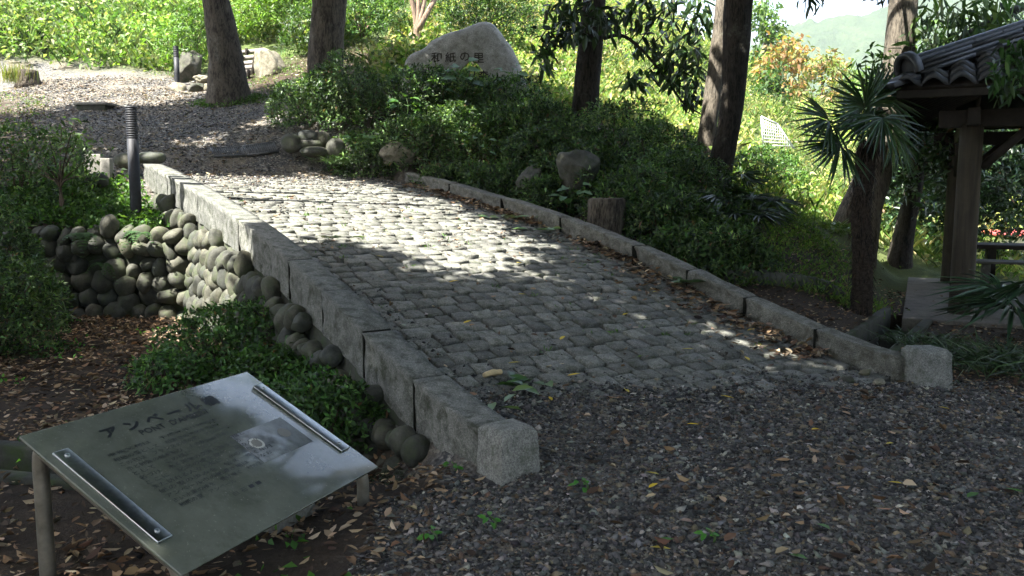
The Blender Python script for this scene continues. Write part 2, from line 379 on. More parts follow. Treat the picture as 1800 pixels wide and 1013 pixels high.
def to_br(x, y): return (x - BA[0]) * BT[0] + (y - BA[1]) * BT[1], (x - BA[0]) * BD[0] + (y - BA[1]) * BD[1]

CP = [(-6, -6, 0), (0, -6, 0), (6, -6, 0), (-3, 2, 0), (0, 2, 0), (3, 2, 0), (6, 2, 0), (0, 4, 0), (2, 4, 0), (4, 5, 0), (1, 3.4, 0), (2.8, 5.3, 0), (3.6, 6.3, .0), (5, 6.5, 0), (7, 6, 0), (9, 3, 0)]
for px, py, Y in [(372, 266, 13.65), (486, 263, 14.1), (300, 220, 15.6), (400, 182, 17.5), (168, 190, 17), (100, 250, 14), (200, 142, 21), (50, 150, 20.5), (330, 158, 19.5), (100, 130, 22.5), (300, 125, 22.5), (100, 40, 29), (300, 30, 29), (100, -60, 36), (350, -60, 36),
                  (440, 132, 21), (445, 84, 23.6), (470, 62, 25), (575, 165, 17), (818, 190, 16), (700, 190, 15.5), (930, 215, 15.5), (540, 255, 14), (690, 278, 13.8), (620, 262, 14), (640, 210, 14.8), (800, 245, 14),
                  (1025, 228, 14.5), (1262, 345, 12.5), (1235, 310, 13.5), (1120, 300, 12.6), (1400, 430, 11.6), (1310, 488, 9.6), (1400, 503, 9.7), (1500, 520, 9.9), (1450, 562, 8.5), (1520, 537, 9.4), (1600, 575, 8.9), (1700, 660, 6.8),
                  (1560, 440, 14), (1585, 463, 15), (1650, 478, 15.2), (1700, 470, 16.5), (1460, 400, 16), (1400, 360, 20), (1500, 385, 20), (1650, 455, 20), (1100, 215, 22), (1000, 150, 24), (950, 60, 29), (1180, 130, 31), (1330, 225, 31), (1450, 260, 31), (1560, 290, 31), (1700, 330, 31),
                  (850, 60, 25), (700, 70, 22), (600, 60, 26), (900, -80, 40), (1150, 20, 42), (1330, 150, 44), (1450, 205, 44), (1600, 240, 44), (1800, 270, 40), (30, 330, 11), (160, 320, 11.6), (-200, 250, 14), (-200, 150, 20)]:
    CP.append(tuple(at(px, py, Y)))
for s, wd, dz in [(9.6, .3, 0), (9.8, 2, 0), (9.6, 3.6, 0), (.2, .5, 0), (.2, 2, 0), (.2, 3.4, 0), (8.6, 4.6, -.15), (7.2, 4.7, -.3), (8, -.7, -.35), (6.9, -.6, -.45), (7.2, -1.8, -.4)]:
    p = br(s, wd, deck_z(s) + dz); CP.append(tuple(p))
for s, wd, z in [(1.2, 4.5, .08), (2.2, 4.6, .2), (3.3, 4.6, .42), (4.4, 4.6, .75), (5.6, 4.6, 1.0)]:
    CP.append(tuple(br(s, wd, z)))
CP += [(-12, 9.5, 1.1), (-10, 5, .2), (-12, 14, 2.5), (-16, 20, 5), (14, 10, 0), (14, 16, -.2), (12, 4, 0), (16, 26, -.5), (-20, 30, 9), (-20, -6, 0), (16, -6, 0)]
CP = np.array(CP)
def _tpsk(r2): return 0.5 * r2 * np.log(r2 + 1e-9)
_n = len(CP); _K = _tpsk(((CP[:, None, :2] - CP[None, :, :2]) ** 2).sum(-1)) + np.eye(_n) * 0.6
_Pm = np.concatenate([np.ones((_n, 1)), CP[:, :2]], 1)
_A = np.zeros((_n + 3, _n + 3)); _A[:_n, :_n] = _K; _A[:_n, _n:] = _Pm; _A[_n:, :_n] = _Pm.T
_W = np.linalg.solve(_A, np.concatenate([CP[:, 2], np.zeros(3)]))
def tps(x, y):
    x = np.atleast_1d(np.asarray(x, float)); y = np.atleast_1d(np.asarray(y, float)); sh = x.shape; x = x.ravel(); y = y.ravel()
    o = np.empty(len(x))
    for i in range(0, len(x), 20000):
        a, b = x[i:i + 20000], y[i:i + 20000]
        r2 = (a[:, None] - CP[None, :, 0]) ** 2 + (b[:, None] - CP[None, :, 1]) ** 2
        o[i:i + 20000] = _tpsk(r2) @ _W[:_n] + _W[_n] + _W[_n + 1] * a + _W[_n + 2] * b
    return o.reshape(sh)
WALL_Y = 9.22
def seg_dist(x, y, a, b):
    a = np.array(a); b = np.array(b); d = b - a; t = np.clip(((x - a[0]) * d[0] + (y - a[1]) * d[1]) / (d @ d), 0, 1)
    return np.hypot(x - a[0] - t * d[0], y - a[1] - t * d[1])
DITCH_R = ((3.25, 7.55), (4.72, 9.75)); DITCH_L = ((-4.2, 4.75), (-1.72, 4.22))
def ground_z(x, y, trench=True):
    x = np.asarray(x, float); y = np.asarray(y, float)
    xc = np.clip(x, -22, 20); yc = np.clip(y, -6, 44)
    z = tps(xc, yc).reshape(np.shape(x))
    far = np.hypot(x - xc, y - yc); left = sm(5, -12, x)
    z = z + far * (0.25 * left * sm(0, 60, 60 - far)) * (y > 20)
    z = z + sm(0, 120, far) * (-8 * (1 - left) - z * 0.6)
    s, wd = to_br(x, y)
    z = z + 0.03 * fbm2(x, y, 0.9, 3, 2) * sm(2, 6, np.abs(y) + 2) + 0.10 * fbm2(x, y, 0.35, 3, 5) * sm(16, 22, y)
    g = 0.02 + 0.09 * sm(5, 9, y) + 0.03 * fbm2(x, y, 1.1, 3, 4)
    gm = sm(0.10, -0.05, wd) * sm(WALL_Y + 0.28, WALL_Y + 0.10, y) * sm(-2.5, 0.2, s)
    z = z * (1 - gm) + g * gm
    z = z - .27 * np.exp(-((wd + .28) / .24) ** 2) * sm(.25, .9, s) * sm(3.6, 2.6, s) * (wd < .1)
    ins = sm(0.04, 0.12, wd) * sm(BW - 0.04, BW - 0.12, wd)
    edge = 1.1 - 0.27 * wd
    near = sm(edge + .25, edge - .05, s); farr = sm(9.0, 9.3, s)
    deck = deck_z(s) - 0.22 + (0.222) * np.maximum(near, farr)
    infoot = ins * sm(-.9, 0.15, s) * sm(10.6, 9.7, s)
    z = z * (1 - infoot) + deck * infoot
    qa = (x - 5.34) * .46 + (y - 9.8) * .887; qb = (x - 5.34) * .887 - (y - 9.8) * .46
    pm = sm(-1.5, -.75, np.minimum(np.minimum(qa, qb), np.minimum(4.05 - qa, 4.05 - qb)))
    z = z * (1 - pm) + (.02 + .02 * fbm2(x, y, 1.3, 3, 23)) * pm
    if trench:
        z = z - 0.42 * sm(0.26, 0.18, seg_dist(x, y, *DITCH_R))
        z = z - 0.35 * sm(0.24, 0.15, seg_dist(x, y, *DITCH_L))
    return z
def surf_z(x, y):
    """top surface: ground or bridge deck"""
    s, wd = to_br(x, y); g = ground_z(x, y)
    on = (wd > 0.05) & (wd < BW - 0.05) & (s > 0.2) & (s < 9.6)
    return np.where(on, np.maximum(deck_z(s), g), g)
def G(x, y): return float(ground_z(np.array([x]), np.array([y]))[0])
def P3(px, py, Y): return at(px, py, Y)
def on_ground(px, Y):
    x = (px - CX) / F_PX * (Y * 0.9935 + 0.0); p = at(px, 341, Y); return np.array([p[0], Y, G(p[0], Y)])

def axis(fine0, fine1, step, lo, hi):
    a = list(np.arange(fine0, fine1, step)); s = step; v = fine0; L = []
    while v > lo: s = min(s * 1.16, 90); v -= s; L.append(v)
    s = step; v = a[-1]; H = []
    while v < hi: s = min(s * 1.13, 90); v += s; H.append(v)
    return np.array(L[::-1] + a + H)
gx = axis(-6.2, 7.6, 0.075, -2500, 2500); gy = axis(2.6, 14.5, 0.075, -400, 3200)
GX, GY = np.meshgrid(gx, gy, indexing='ij'); GZ = ground_z(GX, GY)
s_, w_ = to_br(GX, GY)
nz = fbm2(GX, GY, 0.9, 3, 9)
fore = sm(-0.75, -0.35, GX + 0.25 * nz) * sm(0.9, 0.2, np.maximum(s_ - 1.0 + 0 * w_, 0)) * sm(4.6, 3.9, w_ + 0.4 * nz) * (GY < 9)
fore = np.where((s_ < 1.4) & (w_ > -0.2), fore, sm(-0.75, -0.35, GX + 0.25 * nz) * (s_ < 0.1) * sm(4.6, 3.9, w_ + 0.4 * nz))
pl = np.array([(-3.9, 12.6), (-5.2, 14.5), (-7.2, 16.5), (-9, 19.8), (-13, 22)]); pd = np.full(GX.shape, 1e9)
for i in range(len(pl) - 1): pd = np.minimum(pd, seg_dist(GX, GY, pl[i], pl[i + 1]))
path = sm(2.6, 1.6, pd + 0.5 * nz) * (GY > 11)
infoot = (w_ > 0) & (w_ < BW) & (s_ > .2) & (s_ < 10.5)
grav = np.clip(np.maximum(np.maximum(fore, path), infoot * 1.0), 0, 1)
grass = sm(20.5, 22.5, GY + 1.0 * nz) + sm(2.8, 4.2, GX) * sm(10.5, 12.5, GY + nz) * 0.8
grass = np.clip(grass * (1 - grav), 0, 1)
ni, nj = GX.shape; I, J = np.meshgrid(np.arange(ni - 1), np.arange(nj - 1), indexing='ij')
Q = np.stack([I * nj + J, (I + 1) * nj + J, (I + 1) * nj + J + 1, I * nj + J + 1], -1).reshape(-1, 4)
gme = mesh_np('ground', np.stack([GX, GY, GZ], -1).reshape(-1, 3), Q, M_ground, np.stack([grav, grass, 0 * grass], -1).reshape(-1, 3), True)
props(link('ground', gme), kind='structure')

# ------------------------------------------------------------------ hills
def hill(name, x0, x1, y0, y1, fn, nx=220, ny=70):
    X, Y = np.meshgrid(np.linspace(x0, x1, nx), np.linspace(y0, y1, ny), indexing='ij'); Z = fn(X, Y)
    I, J = np.meshgrid(np.arange(nx - 1), np.arange(ny - 1), indexing='ij')
    Qh = np.stack([I * ny + J, (I + 1) * ny + J, (I + 1) * ny + J + 1, I * ny + J + 1], -1).reshape(-1, 4)
    me = mesh_np(name, np.stack([X, Y, Z], -1).reshape(-1, 3), Qh, M_hill, None, False)
    props(link(name, me), kind='structure')
def crowns(X, Y, s, h, seed): return h * np.abs(fbm2(X, Y, s, 3, seed))
hill('hill', 120, 900, 420, 900, lambda X, Y: -25 + sm(420, 640, Y) * (75 + 80 * sm(110, 235, X) + 42 * sm(220, 430, X) + 14 * fbm2(X, Y, .008, 3, 1)) + crowns(X, Y, 0.09, 13, 3), 300, 170)
hill('hill', -200, 1300, 1250, 1600, lambda X, Y: -25 + sm(1250, 1480, Y) * (290 + 25 * fbm2(X, Y, .004, 3, 6)) + crowns(X, Y, .05, 12, 4), 220, 60)

# ------------------------------------------------------------------ bridge deck: setts
def ico(sub=2):
    bm = bmesh.new(); bmesh.ops.create_icosphere(bm, subdivisions=sub, radius=1.0)
    V = np.array([v.co[:] for v in bm.verts]); F_ = np.array([[v.index for v in f.verts] for f in bm.faces]); bm.free(); return V, F_
ICO1, ICO1F = ico(1); ICO2, ICO2F = ico(2); ICO3, ICO3F = ico(3); ICO4, ICO4F = ico(4)
# bed of the deck: a closed ramp below the setts
nS = 60; ss = np.linspace(0.9, 9.6, nS); V = []
for s in ss:
    for wd, dz in ((0.16, -.05), (BW - .16, -.05), (BW - .16, -.5), (0.16, -.5)): V.append(br(s, wd, deck_z(s) + dz))
Fq = []
for i in range(nS - 1):
    for k in range(4): Fq.append((i * 4 + k, i * 4 + (k + 1) % 4, (i + 1) * 4 + (k + 1) % 4, (i + 1) * 4 + k))
Fq += [(0, 3, 2, 1), ((nS - 1) * 4, (nS - 1) * 4 + 1, (nS - 1) * 4 + 2, (nS - 1) * 4 + 3)]
deck = build('bridge_deck', np.array(V), np.array(Fq), M_ground, None, np.full((len(V), 3), 0.0), False, kind='structure')
DORG = ORG[deck.name]
def sett_mesh(k):
    r = np.random.default_rng(100 + k); n = 4
    # top ring (worn, uneven), shoulder ring, foot ring: a unit sett, 1 x 1 x 1, top at z = 0
    out = []; corner = np.array([(-.5, -.5), (0, -.5), (.5, -.5), (.5, 0), (.5, .5), (0, .5), (-.5, .5), (-.5, 0)])
    j = r.normal(size=(8, 2)) * 0.03
    for sc, z, zj in ((0.925, 0.0, 0.025), (0.975, -.10, 0.02), (0.96, -1.0, 0)):
        out.append(np.concatenate([(corner + j) * sc, (z + zj * r.normal(size=8))[:, None]], 1))
    out.append(np.array([[0.05 * r.normal(), .05 * r.normal(), 0.02 + .03 * r.normal()]]))
    V = np.concatenate(out); Fq = [(a * 8 + i, a * 8 + i2, (a + 1) * 8 + i2, (a + 1) * 8 + i) for a in (0, 1) for i in range(8) for i2 in ((i + 1) % 8,)]
    T = [(24, i, (i + 1) % 8) for i in range(8)]
    Fq = [f[::-1] for f in Fq]
    g = 0.62 + 0.6 * r.random(); c = np.array([g, g * (0.985 + .02 * r.random()), g * (0.93 + .06 * r.random())])
    return V, [np.array(Fq), np.array(T)], c
NV = 28; SETT = [sett_mesh(k) for k in range(NV)]
SETTM = [mesh_np('paving_sett', v, f, M_sett, np.broadcast_to(c, (len(v), 3)), False) for v, f, c in SETT]
rows = []; s = 0.15
while s < 9.25:
    L = 0.145 + 0.03 * random.random(); wd = 0.27 + 0.10 * random.random() * (random.random() < .5)
    while wd < BW - 0.34:
        W = 0.15 + 0.065 * random.random(); W = min(W, BW - .25 - wd)
        if W > .08: rows.append((s + L / 2 + 0.012 * random.gauss(0, 1), wd + W / 2, L, W))
        wd += W
    s += L
sl = []
for (s, wd, L, W) in rows:
    bend = 0.07 * math.sin((wd - .3) / 3.5 * math.pi); s2 = s + bend
    if s2 < 1.06 - 0.27 * wd + 0.05 * math.sin(wd * 9) or s2 > 9.2: continue
    z = deck_z(s2) + random.gauss(0, .007); p = br(s2, wd, z)
    x, y, d = proj(p); sl.append((-(L * W) / (d * d) * (1.5 - p[2] + .6) , s2, wd, L, W, z))
sl.sort()
acc = Acc(); yaw0 = math.atan2(BD[1], BD[0])
for i, (_, s, wd, L, W, z) in enumerate(sl):
    k = random.randrange(NV); slope = math.atan2(deck_z(s + .1) - deck_z(s - .1), .2)
    g = 0.013 + 0.011 * random.random()
    M = Matrix.Translation(br(s, wd, z) - DORG) @ Matrix.Rotation(yaw0 + random.gauss(0, .03), 4, 'Z') @ Matrix.Rotation(slope + random.gauss(0, .028), 4, 'X') @ Matrix.Rotation(random.gauss(0, .028), 4, 'Y') @ Matrix.Diagonal((W - g, L - g, 0.085, 1))
    if i < 300:
        o = link('paving_sett', SETTM[k], deck); o.matrix_basis = M
    else:
        v, f, c = SETT[k]; m = np.array(M); acc.add(v @ m[:3, :3].T + m[:3, 3] + DORG, f, c)
acc.build('far_paving', M_sett, deck, False, kind='stuff')

# ------------------------------------------------------------------ kerbs and end posts
def kerb_block(name, s0, s1, w0, w1, h, rough, mat, parent, seed, sag=0.0, topround=0.02):
    n = max(5, int((s1 - s0) / 0.045)); S = np.linspace(s0, s1, n)
    # cross-section walked round: bottom-left, up the outer face, over the top, down the inner face
    m = 7; sec = []
    for z in np.linspace(-h, 0, m): sec.append((w0, z, 0.0 if z > -.001 else 1.0))
    for x in np.linspace(w0, w1, 6)[1:-1]: sec.append((x, 0.0 - topround * .0, 0.0))
    for z in np.linspace(0, -h, m): sec.append((w1, z, 0.0 if z > -.001 else 1.0))
    if topround > .03:
        sec[m - 1] = (w0 + .02, -.008, .3); sec[m + 4] = (w1 - .02, -.008, .3)
    sec = np.array(sec); V = []
    for i, s in enumerate(S):
        q = sec.copy(); e = min(s - s0, s1 - s); pinch = 0.012 * math.exp(-e / 0.02)
        q[:, 0] = (q[:, 0] - (w0 + w1) / 2) * (1 - pinch * 3) + (w0 + w1) / 2; q[:, 1] -= pinch * .8
        zz = float(kerb_z(s)) + .004 * math.sin(seed * 2.7)
        for j, (x, z, a) in enumerate(q): V.append((*br(s, x, zz + z), a, j < m - 1, j > m + 4))
    V = np.array(V); P = V[:, :3].copy()
    nn = fbm(P, 9, 4, seed); n2 = fbm(P, 3.0, 2, seed + 5); st = V[:, 3] * rough
    dv = ((V[:, 5] > .5).astype(float) - (V[:, 4] > .5))[:, None] * BD3
    P += dv * (nn * st * 2.2 + n2 * st - st * 1.1)[:, None]; P[:, 2] += (nn * .25 + n2 * 0.25) * rough * (1.3 if topround > .03 else .7)
    k = len(sec); Fq = [(i * k + j, i * k + j + 1, (i + 1) * k + j + 1, (i + 1) * k + j) for i in range(n - 1) for j in range(k - 1)]
    c0 = P[:k].mean(0); c1 = P[-k:].mean(0); P = np.concatenate([P, [c0, c1]])
    T = [(len(P) - 2, j + 1, j) for j in range(k - 1)] + [(len(P) - 1, (n - 1) * k + j, (n - 1) * k + j + 1) for j in range(k - 1)]
    return build(name, P, [np.array(Fq), np.array(T)], mat, parent, None, False)
kl = thing('stone_kerb', br(0.3, .13, 0), 'dressed granite kerb on the left of the paved bridge, above the pebble wall', 'kerb', 'bridge kerbs')
for i, (a, b) in enumerate([(.25, 1.0), (1.0, 1.75), (1.75, 2.5), (2.5, 3.25), (3.25, 4.7), (4.7, 6.3), (6.3, 7.9), (7.9, 9.45)]):
    kerb_block('kerb_stone', a + .0065, b - .0065, 0.02, 0.25, 0.34, 0.013, M_granite, kl, 10 + i)
kr = thing('stone_kerb', br(0.3, 3.87, 0), 'rough hewn granite kerb on the right of the paved bridge, below the shrubs', 'kerb', 'bridge kerbs')
for i, (a, b) in enumerate([(.14, .9), (.9, 1.67), (1.67, 2.4), (2.4, 3.2), (3.2, 4.5), (4.5, 5.8), (5.8, 7.2), (7.2, 8.65)]):
    kerb_block('kerb_stone', a + .0065, b - .0065, 3.76, 4.0, 0.36, 0.034, M_granite_r, kr, 40 + i, 0, .035)
def joint(parent, s, w0, w1, h):
    z0 = float(kerb_z(s)); V = [br(s + ds, x, z0 + (deck_z(s + ds) - deck_z(s)) - dz) for ds in (-.009, .009) for x, dz in ((w0 + .012, .010), (w1 - .012, .010), (w1 - .012, h), (w0 + .012, h))]
    build('joint', np.array(V), BOXF, M_joint, parent)
for s_j in (1.0, 1.75, 2.5, 3.25, 4.7, 6.3, 7.9): joint(kl, s_j, .02, .25, .33)
for s_j in (.9, 1.67, 2.4, 3.2, 4.5, 5.8, 7.2): joint(kr, s_j, 3.76, 4.0, .33)
def end_post(c, yaw, wd, h, label, seed):
    bm = bmesh.new(); bmesh.ops.create_cube(bm, size=1.0)
    top = [f for f in bm.faces if f.normal.z > .9]
    r = bmesh.ops.inset_region(bm, faces=top, thickness=0.14)
    for v in top[0].verts: v.co.z += 0.09
    bmesh.ops.bevel(bm, geom=list(bm.edges), offset=0.016, segments=1, affect='EDGES')
    bmesh.ops.triangulate(bm, faces=bm.faces); bmesh.ops.subdivide_edges(bm, edges=list(bm.edges), cuts=3, use_grid_fill=True)
    bm.verts.index_update()
    V = np.array([v.co[:] for v in bm.verts]); Fs = {}
    for f in bm.faces: Fs.setdefault(len(f.verts), []).append([v.index for v in f.verts])
    bm.free(); V[:, 2] = (V[:, 2] + .5) * h - .06; V[:, :2] *= wd * (1 - 0.10 * V[:, 2:3] / h)
    ca, sa = math.cos(yaw), math.sin(yaw); V = np.stack([V[:, 0] * ca - V[:, 1] * sa + c[0], V[:, 0] * sa + V[:, 1] * ca + c[1], V[:, 2] + c[2]], 1)
    V += fbm(V, 16, 3, seed)[:, None] * 0.009 * unit(V - np.array([c[0], c[1], c[2] + h / 2]))
    return build('granite_post', V, [np.array(f) for f in Fs.values()], M_post, None, None, False, label=label, cat='post', group='granite end posts')
end_post(br(0.10, .13, 0.0), yaw0, .25, .325, 'square granite post at the near end of the left kerb, beside the sign', 3)
end_post(br(0.02, 3.95, 0.0), yaw0 - .45, .28, .35, 'square granite post at the near end of the right kerb, beside pale stones', 4)

# ------------------------------------------------------------------ pebble retaining wall (left)
def pebble_mesh(k, sub=(ICO3, ICO3F), lump=.3, nm='stone', mat=None):
    V, F_ = sub; r = np.random.default_rng(300 + k); V = V * (1 + lump * fbm(V, 1.1, 2, k + 3))[:, None]
    for q in range(5):
        nr_ = unit(r.normal(size=3)); e = V @ nr_ - (.62 + .25 * r.random()); V = V - np.outer(np.maximum(e, 0) * .75, nr_)
    V = V + unit(V) * (.05 * fbm(V, 2.5, 3, k + 9))[:, None]; V = V / np.abs(V).max(0)
    return mesh_np(nm, V, F_, mat or M_boulder, None, True)
PEB = [pebble_mesh(k) for k in range(20)]
pw = thing('pebble_wall', (-4.3, WALL_Y, .05), 'retaining wall of dark rounded river stones below the black bollard light', 'wall')
def put_stone(parent, p, sc, rot, meshes=PEB, name='stone'):
    o = link(name, random.choice(meshes), parent, np.asarray(p) - ORG[parent.name]); o.rotation_euler = rot; o.scale = sc; return o
# core of the wall
cv = box_v((0, 0, 0), (1, 0, 0), (0, 1, 0), UP, -6.6, -3.36, WALL_Y + .13, WALL_Y + .36, -.1, 1.06)
build('wall_core', cv, BOXF, M_mossy, pw)
z = 0.13; row = 0
while z < 1.12:
    x = -6.5 + .1 * (row % 2); h = .105 + .02 * random.random()
    while x < -3.42:
        a = .074 + .034 * random.random(); b = .110 + .036 * random.random()
        tilt = (0.62 if row % 2 else -0.62) + random.gauss(0, .45)
        if random.random() < .15: a *= 1.35; b *= 1.15
        put_stone(pw, (x + a, WALL_Y + .06 + .05 * (z - .1) + random.gauss(0, .025), z + random.gauss(0, .028)), (a * 1.08, .12, b), (random.gauss(0, .15), tilt, random.gauss(0, .2)))
        x += 2 * a * (.93 + .08 * random.random())
    z += .182; row += 1
ww = thing('pebble_wall', br(3, -.05, .05), 'low sloping wall of rounded river stones directly under the left granite kerb', 'wall')
V = []
for s in np.linspace(.3, 9.0, 40):
    top = float(kerb_z(s)) - .30
    for wd, zz in ((0.05, top), (.25, top), (.25, -.4), (-.03, -.4)): V.append(br(s, wd, zz))
Fq = [(i * 4 + k, i * 4 + (k + 1) % 4, (i + 1) * 4 + (k + 1) % 4, (i + 1) * 4 + k) for i in range(39) for k in range(4)]
build('wall_core', np.array(V), np.array(Fq), M_mossy, ww)
z = -.19; row = 0
while z < 1.5:
    s = .55 + .08 * (row % 2)
    while s < 8.7:
        a = .064 + .036 * random.random(); b = (.115 + .045 * random.random()) * (.72 if s < 2.8 else 1); a *= (.85 if s < 2.8 else 1); sc = s + a
        low = -.24 if sc < 2.8 else .02 if sc < 6.05 else 1.05
        topz = float(kerb_z(sc)) - .31
        if z + .08 < topz + .03 and z > low:
            p = br(sc, -.03 - .12 * max(0, (topz - z)) + random.gauss(0, .012), z + random.gauss(0, .02))
            put_stone(ww, p, (a * 1.1, .10, b), (random.gauss(0, .2), (.35 if row % 2 else -.35) + random.gauss(0, .3), math.atan2(BT[1], BT[0]) + random.gauss(0, .15)))
        s += 2 * a * .95
    z += .17; row += 1

# ------------------------------------------------------------------ gravel and leaf litter (stuff)
def stones(acc, P, size, C, flat=.55):
    n = len(P); base = np.array([(1, 0, 0), (-1, 0, 0), (0, 1, 0), (0, -1, 0), (0, 0, 1), (0, 0, -1)], float)
    V = base[None] * (0.75 + 0.5 * rng.random((n, 6, 1))) + 0.28 * rng.normal(size=(n, 6, 3))
    V *= np.stack([np.ones(n), .55 + .45 * rng.random(n), flat * (.6 + .6 * rng.random(n))], 1)[:, None, :] * np.broadcast_to(size, (n,))[:, None, None]
    a = rng.random(n) * 6.283; ti = rng.normal(size=n) * .35; ca, sa, ct, st = np.cos(a), np.sin(a), np.cos(ti), np.sin(ti)
    x = V[..., 0] * ct[:, None] + V[..., 2] * st[:, None]; zz = -V[..., 0] * st[:, None] + V[..., 2] * ct[:, None]; y = V[..., 1]
    V = np.stack([x * ca[:, None] - y * sa[:, None], x * sa[:, None] + y * ca[:, None], zz], -1) + P[:, None, :]
    tri = np.array([(0, 2, 4), (2, 1, 4), (1, 3, 4), (3, 0, 4), (2, 0, 5), (1, 2, 5), (3, 1, 5), (0, 3, 5)])
    acc.add(V.reshape(-1, 3), (np.arange(n)[:, None, None] * 6 + tri).reshape(-1, 3), np.repeat(C, 6, 0))
GRC = [(.056, .055, .052), (.085, .083, .078), (.135, .13, .12), (.030, .029, .028), (.20, .188, .16), (.20, .163, .11), (.36, .34, .29), (.12, .08, .05)]
GRW = [.20, .22, .16, .14, .10, .08, .04, .06]
def scatter(n, x0, x1, y0, y1): return x0 + (x1 - x0) * rng.random(n), y0 + (y1 - y0) * rng.random(n)
def visible(x, y, z, m=30): return in_frame(np.stack([x, y, z], 1), m)
acc = Acc()
x, y = scatter(190000, -1.0, 6.2, 2.9, 8.2); s, wd = to_br(x, y); nn = fbm2(x, y, .9, 3, 9)
keep = (x + .25 * nn > -.62) & (wd + .4 * nn < 4.5 + .5 * rng.random(len(x))) & (s < 1.18 - .27 * wd + .16 * fbm2(x, y, 2.2, 3, 3) + .30 * rng.random(len(x)) ** 5) & ~((wd < .28) & (s > .0) & (wd > -.05)) & ((wd > -0.02) | (s < .15))
x, y = x[keep], y[keep]; z = surf_z(x, y); k = visible(x, y, z); x, y, z = x[k], y[k], z[k]
sz = np.exp(rng.normal(-4.66, .48, len(x))); sz = np.clip(sz, .004, .028)
stones(acc, np.stack([x, y, z + sz * .25], 1), sz, pal(len(x), GRC, .25, GRW))
# grit lying on and between the setts
x, y = scatter(60000, -5, 3.2, 5, 13.6); s, wd = to_br(x, y); nn = fbm2(x, y, 1.3, 3, 12)
dens = np.clip(.05 + 1.2 * np.exp(-np.abs(wd - .35) / .25) * (s < 3) + .55 * sm(.12, .35, nn) + 1.0 * sm(7.4, 9.2, s) + .5 * np.exp(-np.abs(3.65 - wd) / .2), 0, 1) * (.35 + .3 * (s > 4))
keep = (wd > .28) & (wd < 3.72) & (s > .5) & (s < 9.6) & (rng.random(len(x)) < dens); x, y, s = x[keep], y[keep], s[keep]
sz = np.clip(np.exp(rng.normal(-4.75, .4, len(x))), .005, .02) * (.7 + y / 14)
stones(acc, np.stack([x, y, deck_z(s) + sz * .2], 1), sz, pal(len(x), GRC, .25, GRW))
# upper path
x, y = scatter(60000, -12, 0, 12, 21.5); d = np.full(len(x), 1e9)
for i in range(len(pl) - 1): d = np.minimum(d, seg_dist(x, y, pl[i], pl[i + 1]))
keep = d + .5 * fbm2(x, y, .9, 3, 9) < 2.3; x, y = x[keep], y[keep]; z = ground_z(x, y); k = visible(x, y, z); x, y, z = x[k], y[k], z[k]
sz = np.clip(np.exp(rng.normal(-4.3, .45, len(x))), .008, .045)
stones(acc, np.stack([x, y, z + sz * .2], 1), sz, pal(len(x), GRC, .25, GRW))
acc.build('gravel', M_gravel, None, False, kind='stuff')

BRN = [(.16, .10, .055), (.22, .145, .08), (.10, .062, .036), (.28, .20, .125), (.07, .046, .03), (.34, .27, .18), (.05, .036, .026)]
def litter(acc, x, y, z, L, cols=BRN, tilt=.35):
    n = len(x); a = rng.random(n) * 6.283; D = unit(np.stack([np.cos(a), np.sin(a), tilt * rng.normal(size=n) * .6], 1)); N = unit(np.stack([tilt * rng.normal(size=n), tilt * rng.normal(size=n), np.ones(n)], 1))
    leaves(acc, np.stack([x, y, z + .012 + .015 * rng.random(n)], 1), D, N, L, L * (.3 + .3 * rng.random(n)), pal(n, cols, .35), fold=.3 * rng.normal(size=(n, 1)), droop=-.05 + .25 * 0, hexa=True)
acc = Acc()
x, y = scatter(52000, -6.3, 0.6, 2.4, 9.25); s, wd = to_br(x, y); nn = fbm2(x, y, 1.2, 3, 21)
keep = ((wd < -.06) | ((s < 0) & (x < .0))) & (rng.random(len(x)) < (.55 + .9 * nn)) & ((x < -.55 + .5 * rng.random(len(x)) ** 2) | (s > .1)); x, y = x[keep], y[keep]
litter(acc, x, y, ground_z(x, y), .022 + .055 * rng.random(len(x)) ** 1.6)
x, y = scatter(26000, 2.0, 8.5, 4.5, 12.5); s, wd = to_br(x, y); nn = fbm2(x, y, 1.2, 3, 22)
keep = (wd > 4.05 + .3 * rng.random(len(x))) & (rng.random(len(x)) < (.5 + .8 * nn)); x, y = x[keep], y[keep]
litter(acc, x, y, ground_z(x, y), .022 + .05 * rng.random(len(x)) ** 1.6)
s = rng.random(3400) * 7.6 + .7; wd = 3.73 - np.abs(rng.normal(size=3400)) * .20 * (.5 + .9 * (s < 3)); k = rng.random(3400) < (.45 + .9 * fbm2(s, wd * 0, 2.0, 2, 8) + .3 * (s < 3)); s, wd = s[k], wd[k]
p = br(0, 0, 0)[None] + s[:, None] * BT3 + wd[:, None] * BD3; litter(acc, p[:, 0], p[:, 1], deck_z(s) + .02 * rng.random(len(s)), .05 + .045 * rng.random(len(s)))
s = rng.random(420) * 8 + .9; wd = .3 + rng.random(420) * 3.3; p = br(0, 0, 0)[None] + s[:, None] * BT3 + wd[:, None] * BD3
litter(acc, p[:, 0], p[:, 1], deck_z(s) + .004, .03 + .04 * rng.random(len(s)))
x, y = scatter(520, -.5, 5, 2.9, 6.4); s, wd = to_br(x, y); k = (s < .8) & (wd > 0); x, y = x[k], y[k]; litter(acc, x, y, ground_z(x, y) + .01, .04 + .05 * rng.random(len(x)))
x, y = scatter(24000, -12, 0, 11.5, 22); k = rng.random(len(x)) < .35 + .9 * fbm2(x, y, .7, 3, 31); x, y = x[k], y[k]; s, wd = to_br(x, y); k = ~((wd > 0) & (wd < 4) & (s < 9)); x, y = x[k], y[k]
litter(acc, x, y, ground_z(x, y) + .01, .04 + .05 * rng.random(len(x)), [(.20, .165, .115), (.26, .23, .175), (.13, .105, .075), (.30, .28, .22), (.17, .15, .12)])
acc.build('leaf_litter', M_dry, None, False, kind='stuff')
